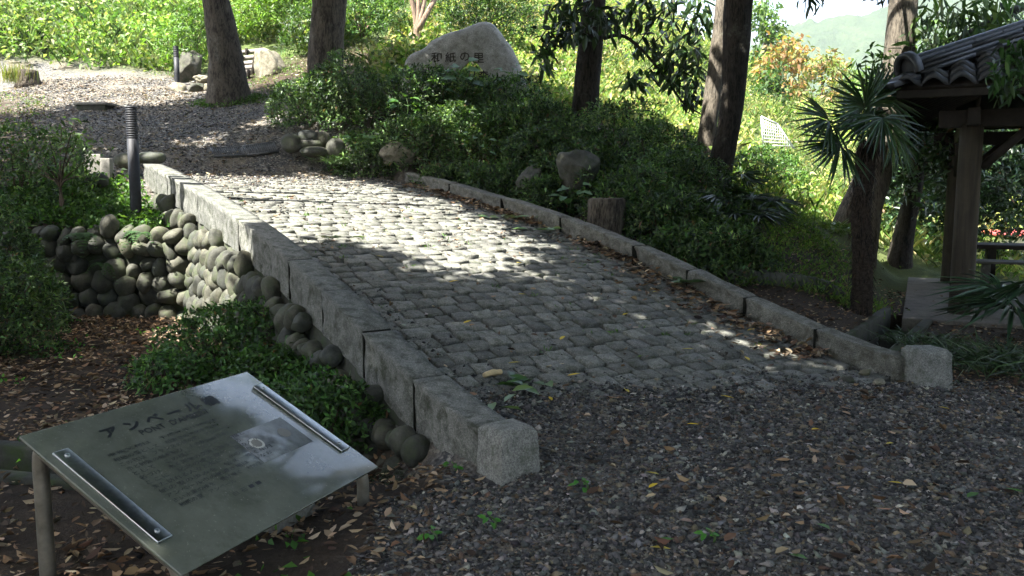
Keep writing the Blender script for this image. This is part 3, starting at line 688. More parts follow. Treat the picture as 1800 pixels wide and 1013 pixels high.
# single yellow leaves
def one_leaf(name, p, L, W, yaw, col, label, group, mat=M_dry):
    a = Acc(); leaves(a, np.array([p]), unit(np.array([[math.cos(yaw), math.sin(yaw), .05]])), np.array([[.1, .05, 1.0]]), L, W, np.array([col]), .15, -.04, True)
    a.build(name, mat, None, False, label=label, cat='leaf', group=group)
YEL = [(.62, .44, .04), (.55, .42, .06), (.48, .40, .08)]
for s, wd in [(1.35, .95), (1.6, 1.6), (2.05, 1.0), (2.5, 1.9), (1.9, 2.5), (2.9, 1.35), (1.2, 2.5), (3.3, 2.4), (1.35, 3.45), (1.1, 3.3), (.85, 2.9), (3.7, 1.1), (2.3, 3.3), (1.05, 1.25)]:
    one_leaf('fallen_leaf', br(s, wd, float(deck_z(s)) + .014), .09 + .03 * random.random(), .035, random.random() * 6.28, random.choice(YEL), 'small yellow fallen leaf lying on the stone setts', 'yellow leaves on the setts')
for px, py in [(1140, 860), (1135, 835), (1105, 725), (1230, 760), (1570, 780), (1670, 720), (1290, 720), (1560, 845), (1440, 760), (970, 745), (1180, 960)]:
    r = _R * (px - CX) / F_PX + _F + _U * (CY - py) / F_PX; p = CAM + r * (-1.47 / r[2]); p[2] = float(surf_z(p[0:1], p[1:2])[0]) + .02
    one_leaf('fallen_leaf', p, .07 + .03 * random.random(), .03, random.random() * 6.28, random.choice(YEL), 'small yellow fallen leaf lying on the dark gravel', 'yellow leaves on the gravel')
for px, py in [(1435, 915), (1385, 968), (1765, 855), (1700, 870), (1150, 948)]:
    r = _R * (px - CX) / F_PX + _F + _U * (CY - py) / F_PX; p = CAM + r * (-1.47 / r[2]); p[2] = float(surf_z(p[0:1], p[1:2])[0]) + .02
    one_leaf('fallen_leaf', p, .09, .045, random.random() * 6.28, (.07, .17, .03), 'fresh green fallen leaf lying on the dark gravel', 'green leaves on the gravel', M_leaf)
def twig(p, yaw, L, r, label, bendy=.12):
    p = np.asarray(p); n = 7; P = []
    for i in range(n):
        t = i / (n - 1) - .5; q = p + np.array([math.cos(yaw), math.sin(yaw), 0]) * t * L + np.array([-math.sin(yaw), math.cos(yaw), 0]) * bendy * L * math.sin(t * 5 + yaw); q[2] = float(surf_z(q[0:1], q[1:2])[0]) + r * .8; P.append(q)
    V, Fs = tube(np.array(P), np.linspace(r, r * .5, n), 6); build('fallen_twig', V, Fs, M_twig, None, None, True, label=label, cat='twig', group='fallen twigs')
twig((3.55, 4.3, 0), 2.9, .5, .011, 'crooked brown twig lying across the gravel on the right')
twig((4.9, 6.3, 0), .35, 1.0, .014, 'long dark stick on the soil right of the right granite post')
twig((-2.55, 5.2, 0), -.5, .42, .012, 'pale brown stick on the leaf litter behind the sign')
twig((-2.75, 4.9, 0), .6, .5, .018, 'thick dark stick on the leaf litter left of the pale stick')
def sprig(p, n, L, label, seed, col=((.05, .11, .03), (.08, .15, .04), (.035, .08, .025)), spread=.10):
    t = thing('leafy_sprig', p, label, 'sprig', 'green sprigs dropped on the setts'); r = np.random.default_rng(seed)
    for i in range(n):
        a = r.random() * 6.28; a_ = Acc(); q = np.asarray(p) + np.array([r.normal() * spread * .4, r.normal() * spread * .4, .015 + .02 * r.random()])
        leaves(a_, q[None], unit(np.array([[math.cos(a), math.sin(a), .25 * r.random()]])), np.array([[.3 * r.normal(), .3 * r.normal(), 1.0]]), L * (.7 + .5 * r.random()), L * .38, np.array([col[i % len(col)]]), .2, .06, True)
        a_.build('leaf', M_leafgloss, t)
sprig(br(1.0, .82, float(deck_z(1.0)) + .01), 11, .17, 'wilted green leaf sprig near the left granite post end of the setts', 1, spread=.22)
sprig(br(2.38, 3.68, float(deck_z(2.4)) + .03), 9, .24, 'large dark green leaf rosette lying against the right kerb', 2)
sprig(br(5.1, 3.45, float(deck_z(5.1)) + .02), 10, .2, 'pale green broken sprig by the upper part of the right kerb', 3, ((.16, .22, .07), (.10, .18, .05), (.2, .24, .1)), .25)
sprig(br(4.4, 3.45, float(deck_z(4.4)) + .02), 8, .2, 'pale green broken sprig by the middle of the right kerb', 4, ((.14, .22, .07), (.10, .18, .05)), .22)
sprig(br(4.35, .9, float(deck_z(4.35)) + .02), 6, .15, 'small yellowish sprig on the sunlit setts near the left kerb', 5, ((.22, .22, .07), (.14, .2, .05)), .18)
sprig(br(.82, .45, float(deck_z(.9)) + .03), 4, .16, 'pale green leaves between the left kerb and the wilted sprig', 6, ((.16, .24, .08), (.12, .2, .06)), .3)
# wood chip
V, Fs = tube(spline([br(1.20, .66, float(deck_z(1.2)) + .025), br(1.22, .74, float(deck_z(1.2)) + .03), br(1.23, .82, float(deck_z(1.2)) + .025)], 8), [.016, .022, .024, .022, .027, .022, .024, .017], 5, .4, 30)
build('wood_chip', V, Fs, plain('split_wood', (.55, .42, .22), .8), None, None, False, label='split piece of pale yellow wood on the setts beside the wilted sprig', cat='wood chip')

# ------------------------------------------------------------------ information sign
def text_mesh(body, name):
    cu = bpy.data.curves.new(name, 'FONT'); cu.body = body; cu.size = 1.0; cu.resolution_u = 2
    o = bpy.data.objects.new(name, cu); COL.objects.link(o)
    dg = bpy.context.evaluated_depsgraph_get(); me = bpy.data.meshes.new_from_object(o.evaluated_get(dg))
    bpy.data.objects.remove(o); bpy.data.curves.remove(cu)
    V = np.array([v.co[:] for v in me.vertices]); Fs = {}
    for p in me.polygons: Fs.setdefault(len(p.vertices), []).append(list(p.vertices))
    bpy.data.meshes.remove(me); return V, [np.array(f) for f in Fs.values()]
def text_on(name, body, org, ax, ay, width, height, mat, parent, thick=0.0, bold=0.0):
    V, Fs = text_mesh(body, name)
    if len(V) == 0: return None
    x0, x1 = V[:, 0].min(), V[:, 0].max(); y0, y1 = V[:, 1].min(), V[:, 1].max()
    sx = width / (x1 - x0); sy = height / max(y1 - y0, .3)
    n = np.cross(ax, ay); W = np.asarray(org) + np.outer((V[:, 0] - x0) * sx, ax) + np.outer((V[:, 1] - y0) * sy, ay)
    if bold:
        A = Acc()
        for dx, dy in ((0, 0), (bold, 0), (0, bold), (bold, bold), (bold / 2, -bold / 2)): A.add(W + ax * dx + ay * dy + n * (dx + dy * 1.3) * .02, Fs)
        W, Fs, _ = A.get()
    if thick:
        A = Acc(); A.add(W + n * thick, Fs); A.add(W - n * thick, Fs); W, Fs, _ = A.get()
    return build(name, W, Fs, mat, parent)
SX, SY, SZ, SYAW, ST, SW, SH = -1.243, 3.418, 0.40, 1.161, 0.47, 1.235, 0.874
su = np.array([math.cos(SYAW), math.sin(SYAW), 0]); sdn = np.array([math.sin(SYAW), -math.cos(SYAW), 0]) * math.cos(ST) + np.array([0, 0, -math.sin(ST)]); sn = np.cross(su, -sdn)
sc0 = np.array([SX, SY, SZ]); stl = sc0 - su * SW / 2 - sdn * SH / 2
sign = thing('information_sign', (SX, SY, G(SX, SY)), 'weathered translucent sign panel on low steel legs, lettered in Japanese and French', 'sign')
def suv(u, v, h=0.0): return stl + su * u + sdn * v + sn * h
def spx(px, py):
    r = _R * (px - CX) / F_PX + _F + _U * (CY - py) / F_PX; k = ((stl - CAM) @ sn) / (r @ sn); p = CAM + r * k - stl; return p @ su, p @ sdn
panel = bev_box('panel', stl, su, -sdn, sn, 0, SW, -SH, 0, -.012, 0, M_panel, sign, .003, 2)
for nm, (u0, v0), (u1, v1) in (('l', spx(112, 800), spx(282, 946)), ('r', spx(452, 684), spx(606, 786))):
    du = -.005; ua = (u0 + u1) / 2
    st = bev_box('clamp_strip', stl, su, -sdn, sn, ua - .034, ua + .034, -(max(v0, v1) + .02), -(min(v0, v1) - .02), .001, .011, M_steel, sign, .004, 2)
    for v in (min(v0, v1) + .02, max(v0, v1) - .025):
        V, Fs = tube([suv(ua, v, .011), suv(ua, v, .016), suv(ua, v, .0185)], [.011, .010, .004], 10); build('screw', V, Fs, M_steel, st, None, True)
for uu in (.055, SW - .045):
    top = suv(uu, .10, -.036); bot = suv(uu, SH - .10, -.036)
    gz0, gz1 = G(*suv(uu, .06)[:2]) - .08, G(*suv(uu, SH - .05)[:2]) - .08
    p0 = suv(uu, .055, -.036); p1 = suv(uu, SH - .05, -.036)
    pts = [np.array([p0[0], p0[1], gz0]), np.array([p0[0], p0[1], p0[2] - .20]), p0 + np.array([0, 0, -.06]), suv(uu, .075, -.038), suv(uu, .14, -.036)] + [suv(uu, v, -.036) for v in (.3, .5, .66)] + [suv(uu, SH - .13, -.036), suv(uu, SH - .07, -.04), p1 + np.array([0, 0, -.06]), np.array([p1[0], p1[1], p1[2] - .14]), np.array([p1[0], p1[1], gz1])]
    V, Fs = tube(spline(pts, 60), .029, 14); build('pipe_frame', V, Fs, M_pipe, sign, None, True)
bev_box('footing', (-1.08, 3.62, G(-1.08, 3.62)), su, np.array([math.sin(SYAW), -math.cos(SYAW), 0]), UP, -.14, .14, -.1, .12, -.05, .07, M_concrete, sign, .012)
u, v = spx(188, 771); u2, v2 = spx(398, 716); uu = u2 - u
text_on('lettering', 'ア ン ベ ー ル 橋', suv(u, v + .005, .0025), su, -sdn, uu, .062, M_ink, sign, 0, .004)
u, v = spx(251, 766); u2, _ = spx(374, 729)
text_on('lettering', "PONT  D'AMBERT", suv(u, v, .0025), su, -sdn, u2 - u, .034, M_ink, sign, 0, .0012)
LINES = ['東秩父村は　平成元年(1989年)', '和紙の里として　紙漉きの文化を守る', 'この村は　フランスの紙の町　アンベール', '市と姉妹の縁を結び　その友好のしるし', 'として　この橋に　アンベール橋と', '名づけ　永く両地の交流を願うもの', 'ここに　記念の碑を建て　里の人々', 'また訪れる人々と共に　水の流れと', '紙の里の歩みを　伝え　ゆく年月', 'アンベール市の紙漉き場は　今なお', '古い水車の技を　受け継ぐ　村の宝', '和紙の里　アンベール']
ua, va = spx(192, 806); _, vb = spx(318, 893)
for i, t in enumerate(LINES):
    ww_ = uu * (.92, .86, .95, .9, .97, .88, 1.0, .93, 1.02, .96, .8, .48)[i]
    text_on('lettering', t, suv(ua + .012 * i * .3, va + (vb - va) * i / 11, .0025), su, -sdn, ww_, .023, M_ink, sign)
u, v = spx(414, 873); u2, _ = spx(462, 851); text_on('lettering', '白 石 ■ ■', suv(u, v, .0025), su, -sdn, u2 - u, .024, M_ink, sign)
c = [spx(*q) for q in ((408, 770), (500, 732), (548, 776), (455, 814))]
uc = sum(a for a, _ in c) / 4; vc = sum(b for _, b in c) / 4
pr = bev_box('photo_print', stl, su, -sdn, sn, uc - .17, uc + .17, -(vc + .105), -(vc - .105), .0008, .0014, plain('print_paper', (.15, .165, .17), .3, 0, .5, .5, 22, .02), sign, 0)
def disc(name, px, py, r, h, mat, hole=0):
    uu_, vv_ = spx(px, py); n = 28; th = np.arange(n) / n * 6.2832
    V = np.concatenate([suv(uu_, vv_, h)[None] + r * (np.cos(th)[:, None] * su + np.sin(th)[:, None] * sdn), suv(uu_, vv_, h)[None]]); T = np.array([(n, (i + 1) % n, i) for i in range(n)])
    build(name, V, T, mat, pr)
disc('seal_ring', 451, 780, .037, .002, M_ring); disc('seal', 451, 780, .026, .0026, M_seal); disc('seal', 499, 761, .033, .002, M_seal)

# ------------------------------------------------------------------ bollard lights
def bollard(px, Y, pyb, H, r, label, n=13):
    b = at(px, pyb, Y); b[2] = min(b[2], G(b[0], b[1]) + .02)
    t = thing('bollard_light', b, label, 'bollard', 'bollard lights')
    V, Fs = tube([b + UP * z for z in (-.1, 0.05, H * .3, H * .72)], r, 20); build('post', V, Fs, M_bollard, t, None, True)
    V, Fs = tube([b + UP * z for z in (H * .70, H * .99)], r * .88, 16); hd = build('lamp_head', V, Fs, M_lens, t, None, True)
    for i in range(n):
        z = H * (.722 + .262 * i / n); V, Fs = tube([b + UP * (z + d) for d in (0, .003, H * .262 / n * .78, H * .262 / n * .84)], [r * .9, r * 1.0, r * 1.0, r * .9], 20); build('louvre', V, Fs, M_bollard, hd, None, True)
    V, Fs = tube([b + UP * z for z in (H * .985, H * .99, H)], [r * .98, r * 1.03, r * .98], 20); build('cap', V, Fs, M_bollard, hd, None, False)
bollard(240, 10.2, 380, 1.385, .066, 'black louvred bollard light standing above the pebble wall')
bollard(312, 20.2, 150, .92, .062, 'far black bollard light beside the rocks at the foot of the log steps', 6)

# ------------------------------------------------------------------ rocks
def rock(name, c, sx, sy, sz, yaw, mat, label, seed, lump=.5, group=None, sub=3, flat=True):
    V, F_ = (ICO4, ICO4F) if sub == 3 else (ICO3, ICO3F)
    V = V * (1 + lump * fbm(V, 1.3, 3, seed))[:, None]
    r = np.random.default_rng(seed)
    for k in range(16):                                   # chop flat facets
        nrm = unit(r.normal(size=3)); d = .52 + .32 * r.random(); e = V @ nrm - d; V = V - np.outer(np.maximum(e, 0) * .9, nrm)
    V = V + unit(V) * (fbm(V, 3.2, 4, seed + 2) * .14)[:, None]
    V = V / np.abs(V).max(0); V = V * np.array([sx, sy, sz]); ca, sa = math.cos(yaw), math.sin(yaw)
    V = np.stack([V[:, 0] * ca - V[:, 1] * sa, V[:, 0] * sa + V[:, 1] * ca, V[:, 2]], 1) + np.asarray(c)
    return build(name, V, F_, mat, None, None, not flat, label=label, cat='rock', group=group)
def rock_px(px, py, Y, wpx, hpx, mat, label, seed, dy=.8, **kw):
    c = at(px, py, Y); rx = wpx / 2 / F_PX * Y; rz = hpx / 2 / F_PX * Y
    return rock('rock', c, rx, rx * dy, rz * 1.1, .3 * math.sin(seed), mat, label, seed, **kw)
rock_px(470, 122, 20.6, 62, 62, M_palerock, 'tall pale yellowish rock on the right of the log steps', 1, group='garden rocks')
rock_px(338, 118, 20.9, 56, 62, M_rock, 'tall brown rock between the far bollard light and the big trunk', 2, group='garden rocks')
rock_px(317, 156, 19.6, 30, 20, M_palerock, 'small tan edging rock at the foot of the far bollard light', 3, group='edging rocks')
rock_px(344, 155, 19.4, 34, 20, M_rock, 'grey edging rock next to the tan one near the far bollard', 4, group='edging rocks')
rock_px(372, 157, 19.3, 30, 22, M_palerock, 'pale edging rock just left of the big leaning trunk', 5, group='edging rocks')
rock_px(437, 154, 19.6, 40, 16, M_rock, 'dark flat rock just right of the big leaning trunk', 6, group='edging rocks')
rock_px(360, 140, 20.2, 36, 14, M_palerock, 'flat pale stone behind the edging rocks', 12, group='edging rocks')
rock_px(331, 165, 19.1, 26, 8, M_palerock, 'thin white stone lying in front of the edging rocks', 13, group='edging rocks')
rock_px(690, 272, 13.7, 76, 44, M_palerock, 'pale mossy rock at the foot of the shrub mound by the right kerb', 7, group='garden rocks')
rock_px(1012, 305, 11.9, 84, 82, M_rock, 'big dark rock in the shade under the shrubs behind the right kerb', 8, group='garden rocks')
rock_px(935, 330, 12.2, 60, 70, M_rock, 'dark rock left of the big shaded rock behind the right kerb', 9, group='garden rocks')
rock_px(520, 205, 15.6, 34, 18, M_rock, 'small grey rock at the left edge of the shrub mound', 14, group='garden rocks')
for i, (px, py, wp, hp, lab) in enumerate([(512, 252, 36, 30, 'rounded grey sack-shaped stone, leftmost of the pile by the drain grate'), (541, 240, 36, 20, 'rounded sack-shaped stone on top of the pile by the drain grate'), (544, 254, 54, 18, 'flat yellowish sack-shaped stone in the middle of the pile by the grate'), (552, 267, 50, 16, 'flat brown sack-shaped stone at the bottom of the pile by the grate'), (590, 262, 34, 34, 'upright grey stone at the right end of the pile by the grate'), (565, 244, 30, 24, 'brown stone at the back of the pile by the grate')]):
    c = at(px, py, 13.9 + .06 * (i % 3)); s_r = wp / 2 / F_PX * 13.9
    V = ICO3 * (1 + .14 * fbm(ICO3, 1.2, 2, 60 + i))[:, None]; V = np.sign(V) * np.abs(V) ** .85 * np.array([s_r, s_r * .8, hp / 2 / F_PX * 13.9 * 1.1]); build('rock', V + c, ICO3F, M_boulder, None, None, True, label=lab, cat='rock', group='pile of sack-shaped stones')
for i, (px, py, wp, hp, lab) in enumerate([(224, 283, 44, 26, 'rounded sack-shaped stone left of the bollard, beside the concrete posts'), (265, 278, 52, 20, 'smooth pale sack-shaped stone at the far end of the left kerb'), (170, 318, 40, 24, 'grey rounded stone on the terrace left of the bollard')]):
    Yk = (12.0, 12.1, 11.0)[i]; c = at(px, py, Yk); s_r = wp / 2 / F_PX * Yk
    V = ICO3 * (1 + .14 * fbm(ICO3, 1.2, 2, 80 + i))[:, None]; V = np.sign(V) * np.abs(V) ** .85 * np.array([s_r, s_r * .7, hp / 2 / F_PX * Yk * 1.1]); build('rock', V + c, ICO3F, M_boulder, None, None, True, label=lab, cat='rock', group='stones at the far end of the left kerb')
for i, (px, py, wp, hp, lab) in enumerate([(1522, 662, 26, 16, 'pale yellowish broken stone nearest the leaves by the right post'), (1545, 672, 34, 14, 'flat grey broken stone in front of the right granite post'), (1557, 655, 36, 18, 'wedge-shaped grey stone touching the right granite post'), (1488, 672, 28, 14, 'brown stone left of the pale stones by the right post')]):
    r = _R * (px - CX) / F_PX + _F + _U * (CY - py) / F_PX; p = CAM + r * (-1.42 / r[2]); p[2] = float(surf_z(p[0:1], p[1:2])[0]) + .02
    rock('rock', p, wp / 2 / F_PX * 6.2, wp / 2.8 / F_PX * 6.2, .035, i, M_palerock if i != 3 else M_rock, lab, 90 + i, group='broken stones by the right post', sub=2)
# monument boulder
OUT = np.array([(712, 215), (706, 150), (711, 108), (722, 95), (742, 86), (760, 70), (790, 56), (812, 50), (832, 42), (848, 37), (862, 38), (874, 48), (886, 64), (900, 84), (908, 100), (918, 122), (928, 150), (934, 175), (938, 215)], float)
MY = 16.0; op = np.array([at(a, b, MY) for a, b in OUT]); cc = op.mean(0); cc[2] -= .1
m_ = []; dense = spline(op, 70)
lay = [(.99, .38), (1.0, .20), (.995, .05), (.97, -.10), (.91, -.21), (.82, -.26), (.65, -.285), (.45, -.30), (.2, -.305)]
for sc, dy in lay:
    q = cc + (dense - cc) * sc; q[:, 1] = MY + dy + .10 * (q[:, 2] - cc[2]); m_.append(q)
V = np.concatenate(m_); n = len(dense)
V += np.array([0, 1, 0.]) * (fbm(V, 1.6, 3, 4) * .06)[:, None] + np.array([1, 0, .6]) * (fbm(V, 3, 3, 6) * .03)[:, None]
Fq = [(a * n + i, a * n + i + 1, (a + 1) * n + i + 1, (a + 1) * n + i) for a in range(len(lay) - 1) for i in range(n - 1)]
last = (len(lay) - 1) * n; V = np.concatenate([V, V[last:last + n].mean(0)[None], V[:n].mean(0)[None]])
T = [(len(V) - 2, last + i, last + i + 1) for i in range(n - 1)] + [(len(V) - 1, i + 1, i) for i in range(n - 1)]
mon = thing('monument_stone', (cc[0], MY, G(cc[0], MY)), 'large pale triangular monument boulder with carved Japanese characters above the shrubs', 'monument')
build('boulder', V, [np.array(Fq), np.array(T)], M_monument, mon, None, True)
exm = np.array([1.0, 0, -.01]); eym = np.array([0, .10, 1.0])
for ch, px, py, hp in (('和', 758, 110, 16), ('紙', 783, 110, 16), ('の', 809, 108, 14), ('里', 832, 111, 16), ('四', 743, 134, 15), ('季', 764, 134, 15), ('の', 816, 138, 17), ('森', 841, 142, 16)):
    p = at(px, py, MY - .275); k = F_PX / MY
    # rest the strokes on the stone face
    dd = np.hypot(V[:, 0] - p[0] - hp / 2 / k, V[:, 2] - p[2] - hp / 2 / k); near_ = V[(dd < .2) & (V[:, 1] < MY + .1)]
    p[1] = (near_[:, 1].mean() if len(near_) else MY - .28) - .012
    text_on('carved_character', ch, p, exm, eym, hp * 1.1 / k, hp / k, M_carve, mon, .012, .004)

# ------------------------------------------------------------------ log steps, stump, grates, concrete pieces
for i, (px0, px1, py, Y, pos) in enumerate([(414, 442, 131, 20.7, 'lowest'), (418, 452, 122, 21.1, 'second from the bottom'), (416, 453, 114, 21.6, 'third from the bottom'), (419, 455, 104, 22.1, 'fourth from the bottom'), (424, 466, 93, 22.7, 'topmost')]):
    t = thing('log_step', at((px0 + px1) / 2, py + 6, Y), f'grey log step behind the big leaning trunk, {pos} of the flight', 'step', 'log steps')
    a = at(px0 - 26, py + 2, Y - .1); b = at(px1, py - 4, Y - .1); V, Fs = tube(spline([a, (a + b) / 2, b], 8), .065, 10, .06, 6, i); build('log', V, Fs, M_log, t, None, True)
    for f in (.55, .93):
        p = a + (b - a) * f + np.array([0, -.09, 0]); V, Fs = tube([p + UP * z for z in (-.25, 0, .08)], .045, 8); build('stake', V, Fs, M_barkd, t, None, True)
sp_ = at(50, 143, 20.6); sp_[2] = G(sp_[0], sp_[1])
st = thing('tree_stump', sp_, 'low cut stump with grass growing over it at the far left edge of the path', 'stump')
V, Fs = tube([sp_ + UP * z for z in (-.1, .05, .2, .34, .36)], [.34, .29, .25, .24, .20], 16, .10, 4, 2); build('stump_wood', V, Fs, M_bark, st, None, False)
a_ = Acc(); n = 260; P = sp_ + np.stack([-.25 + .22 * rng.normal(size=n), -.12 + .12 * rng.normal(size=n), np.zeros(n)], 1); leaves(a_, P, unit(np.stack([.18 * rng.normal(size=n), .18 * rng.normal(size=n), np.ones(n)], 1)), rand_dir(n), .40 + .25 * rng.random(n), .016, pal(n, [(.15, .17, .035), (.10, .15, .03), (.22, .2, .06)]), .1, .05); a_.build('grass_tuft', M_weed, st)
def grate(p0, p1, wd, label, bars=14):
    p0, p1 = np.asarray(p0), np.asarray(p1); mid = (p0 + p1) / 2; t = thing('drain_grate', mid, label, 'grate', 'drain grates'); ax = unit(p1 - p0); L = np.linalg.norm(p1 - p0); h_ = unit(np.cross(UP, ax)); q1 = mid + h_ * .3; q0 = mid - h_ * .3; ay = h_ * .6 + UP * (G(q1[0], q1[1]) - G(q0[0], q0[1])); ay = unit(ay - ax * (ay @ ax)); az = np.cross(ax, ay)
    A_ = Acc(); e = .02
    for x0, x1, y0, y1 in ((-L / 2, L / 2, -wd / 2, -wd / 2 + e), (-L / 2, L / 2, wd / 2 - e, wd / 2), (-L / 2, -L / 2 + e, -wd / 2 + e, wd / 2 - e), (L / 2 - e, L / 2, -wd / 2 + e, wd / 2 - e)): A_.add(box_v(mid, ax, ay, az, x0, x1, y0, y1, -.03, .02), BOXF)
    A_.build('frame', M_grate, t)
    for i in range(bars):
        x = -L / 2 + e + (L - 2 * e) * (i + .5) / bars; build('bar', box_v(mid, ax, ay, az, x - .008, x + .008, -wd / 2 + e + .001, wd / 2 - e - .001, -.02, .015), BOXF, M_grate, t)
def gp(px, py, Y, dz=.02): p = at(px, py, Y); p[2] = G(p[0], p[1]) + dz; return p
grate(gp(372, 264, 13.6), gp(428, 263, 13.85), .32, 'dark slotted drain grate crossing the path, left one of two')
grate(gp(430, 263, 13.87), gp(486, 261, 14.1), .32, 'dark slotted drain grate crossing the path, right one by the stone pile')
p = gp(168, 190, 17.0, 0); bx = thing('drain_cover', p, 'low dark drain box with flat lid on the upper gravel path', 'drain cover')
bev_box('lid', p, (1, -.05, 0), (.05, 1, 0), UP, -.34, .34, -.22, .22, .06, .11, M_concrete, bx, .012); bev_box('rim', p, (1, -.05, 0), (.05, 1, 0), UP, -.30, .30, -.18, .18, -.1, .058, M_mossy, bx, .012)
p = at(166, 306, 11.6); bev_box('concrete_post', p, (1, .1, 0), (-.1, 1, 0), UP, -.10, .13, -.09, .09, -.1, .27, M_concrete, None, .012, label='taller square concrete post at the far end of the left kerb', cat='post', group='short concrete posts')
p = at(184, 303, 11.5); bev_box('concrete_post', p, (1, .1, 0), (-.1, 1, 0), UP, -.03, .10, -.07, .07, -.1, .19, M_concrete, None, .012, label='shorter square concrete post next to the taller one by the left kerb', cat='post', group='short concrete posts')
p = at(1066, 392, 10.3); p[2] = G(p[0], p[1])
V, Fs = tube([p + UP * z for z in (-.2, .1, .5, 1.43 - p[2], 1.45 - p[2])], [.27, .25, .235, .235, .20], 10, .05, 5, 3); build('cut_stump', V, Fs, M_bark, None, None, False, label='tall mossy cut stump behind the right kerb in deep shade', cat='stump')
# mossy stones edging the right bank
eb = thing('stone_edging', at(1360, 500, 9.6), 'row of low mossy stones edging the bank beyond the right kerb', 'edging')
for i in range(18):
    f = i / 17; q = at(1285 + 190 * f, 484 + 26 * f, 9.45 + .35 * f); q[2] = G(q[0], q[1]) + .04
    put_stone(eb, q, (.075 + .02 * random.random(), .09, .13 - .03 * f), (random.gauss(0, .2), random.gauss(0, .2), random.gauss(0, .4)))
M_mosst = M_mossy
# ditches: concrete side walls
def ditch(seg, off, label, h=.36, up=.0):
    a = np.array([*seg[0], 0.]); b = np.array([*seg[1], 0.]); ax = unit(b - a); ay = np.cross(UP, ax); L = np.linalg.norm(b - a); t = thing('ditch', (a + b) / 2 + UP * G(*((a + b) / 2)[:2]), label, 'ditch')
    for sgn in (-1, 1):
        o = a + ay * sgn * off; zt = np.mean([float(ground_z(np.array([(o + ax * L * f)[0]]), np.array([(o + ax * L * f)[1]]), False)[0]) for f in (0, .5, 1)]) + up
        bev_box('side_wall', np.array([o[0], o[1], zt]), ax, ay, UP, -.2, L + .15, -.05, .05, -h, .03, M_mossy, t, .015)
ditch(DITCH_R, .25, 'mossy concrete drainage ditch between the right kerb and the pavilion slab')
ditch(DITCH_L, .22, 'dark mossy ditch in the leaf litter behind the left leg of the sign')
p = at(1583, 575, 9.25); bev_box('concrete_block', (p[0], p[1], G(p[0], p[1]) - .05), unit(np.array([.5, .85, 0])), unit(np.array([.85, -.5, 0])), UP, -.05, .75, -.22, .12, 0, .30, M_mossy, None, .02, label='dark mossy concrete block between the ditch and the pavilion slab', cat='block')

# ------------------------------------------------------------------ pavilion
PV = np.array([5.38, 9.8, 0.0]); e1 = unit(np.array([.441, .897, 0])); e2 = np.array([e1[1], -e1[0], 0]); PS = 4.05; FZ = 0.065
pav = thing('garden_pavilion', PV + (e1 + e2) * PS / 2, 'open wooden pavilion with grey tiled hip roof on round log pillars', 'pavilion')
bev_box('floor_slab', PV, e1, e2, UP, -.62, PS + .6, -.62, PS + .6, FZ - .32, FZ, M_slab, pav, .02)
PC = [PV + e1 * a + e2 * b for a, b in ((0, 0), (PS, 0), (0, PS), (PS, PS))]
for i, c in enumerate(PC):
    V, Fs = tube([c + UP * z for z in (FZ, FZ + .06, FZ + .12, FZ + .6, 1.2, 1.8, 2.30)], [.142, .14, .134, .132, .13, .128, .125], 18, .012, 2, i); build('pillar', V, Fs, M_pillar, pav, None, True)
    V, Fs = tube([c + UP * z for z in (FZ - .01, FZ + .012)], .17, 18); build('pillar_base', V, Fs, M_concrete, pav, None, False)
for a, b in ((0, 1), (0, 2), (1, 3), (2, 3)):
    ax = unit(PC[b] - PC[a]); ay = np.cross(UP, ax)
    bev_box('tie_beam', PC[a], ax, ay, UP, -.35, PS + .35, -.065, .065, 2.27 + .004 * (a == b - 1), 2.47, M_beam, pav, .01)
    for o, sgn in ((PC[a], 1), (PC[b], -1)):
        p0 = o + ax * sgn * .12 + UP * 1.80; p1 = o + ax * sgn * .62 + UP * 2.30; V, Fs = tube([p0, p1], .05, 8); build('brace', V, Fs, M_beam, pav, None, True)
OV = .82; EZ = 2.62; AZ = 3.93; ctr = PV + (e1 + e2) * PS / 2
K = [PV - (e1 + e2) * OV, PV + e1 * (PS + OV) - e2 * OV, PV + (e1 + e2) * (PS + OV), PV - e1 * OV + e2 * (PS + OV)]
K = [k * np.array([1, 1, 0]) + UP * (EZ + .07) for k in K]; AP = ctr * np.array([1, 1, 0]) + UP * AZ
for i in range(4):
    a, b = K[i], K[(i + 1) % 4]; nrm = unit(np.cross(b - a, AP - a)); nrm = nrm if nrm[2] > 0 else -nrm
    V = np.array([a, b, AP, a - nrm * .05, b - nrm * .05, AP - nrm * .05]); build('roof_board', V, [np.array([(0, 1, 2), (5, 4, 3)]), np.array([(0, 3, 4, 1), (1, 4, 5, 2), (2, 5, 3, 0)])], M_beam, pav)
    ax = unit((b - a)); L = np.linalg.norm(b - a); inn = unit((ctr - (a + b) / 2) * np.array([1, 1, 0])); sl = unit(AP - (a + b) / 2)
    bev_box('fascia', a, ax, inn, UP, .02, L - .02, .03, .07, -.13, -.012, M_beam, pav, .006)
    for k in range(1, 16):                                  # rafters under the eaves
        o = a + ax * L * k / 16; d = min(k, 16 - k) / 16 * L * .98; ln = min(1.5, d)
        V = box_v(o + inn * .08, ax, sl, np.cross(ax, sl) * np.sign(np.cross(ax, sl)[2]), -.03, .03, 0, ln, -.12, -.055); build('rafter', V, BOXF, M_beam, pav)
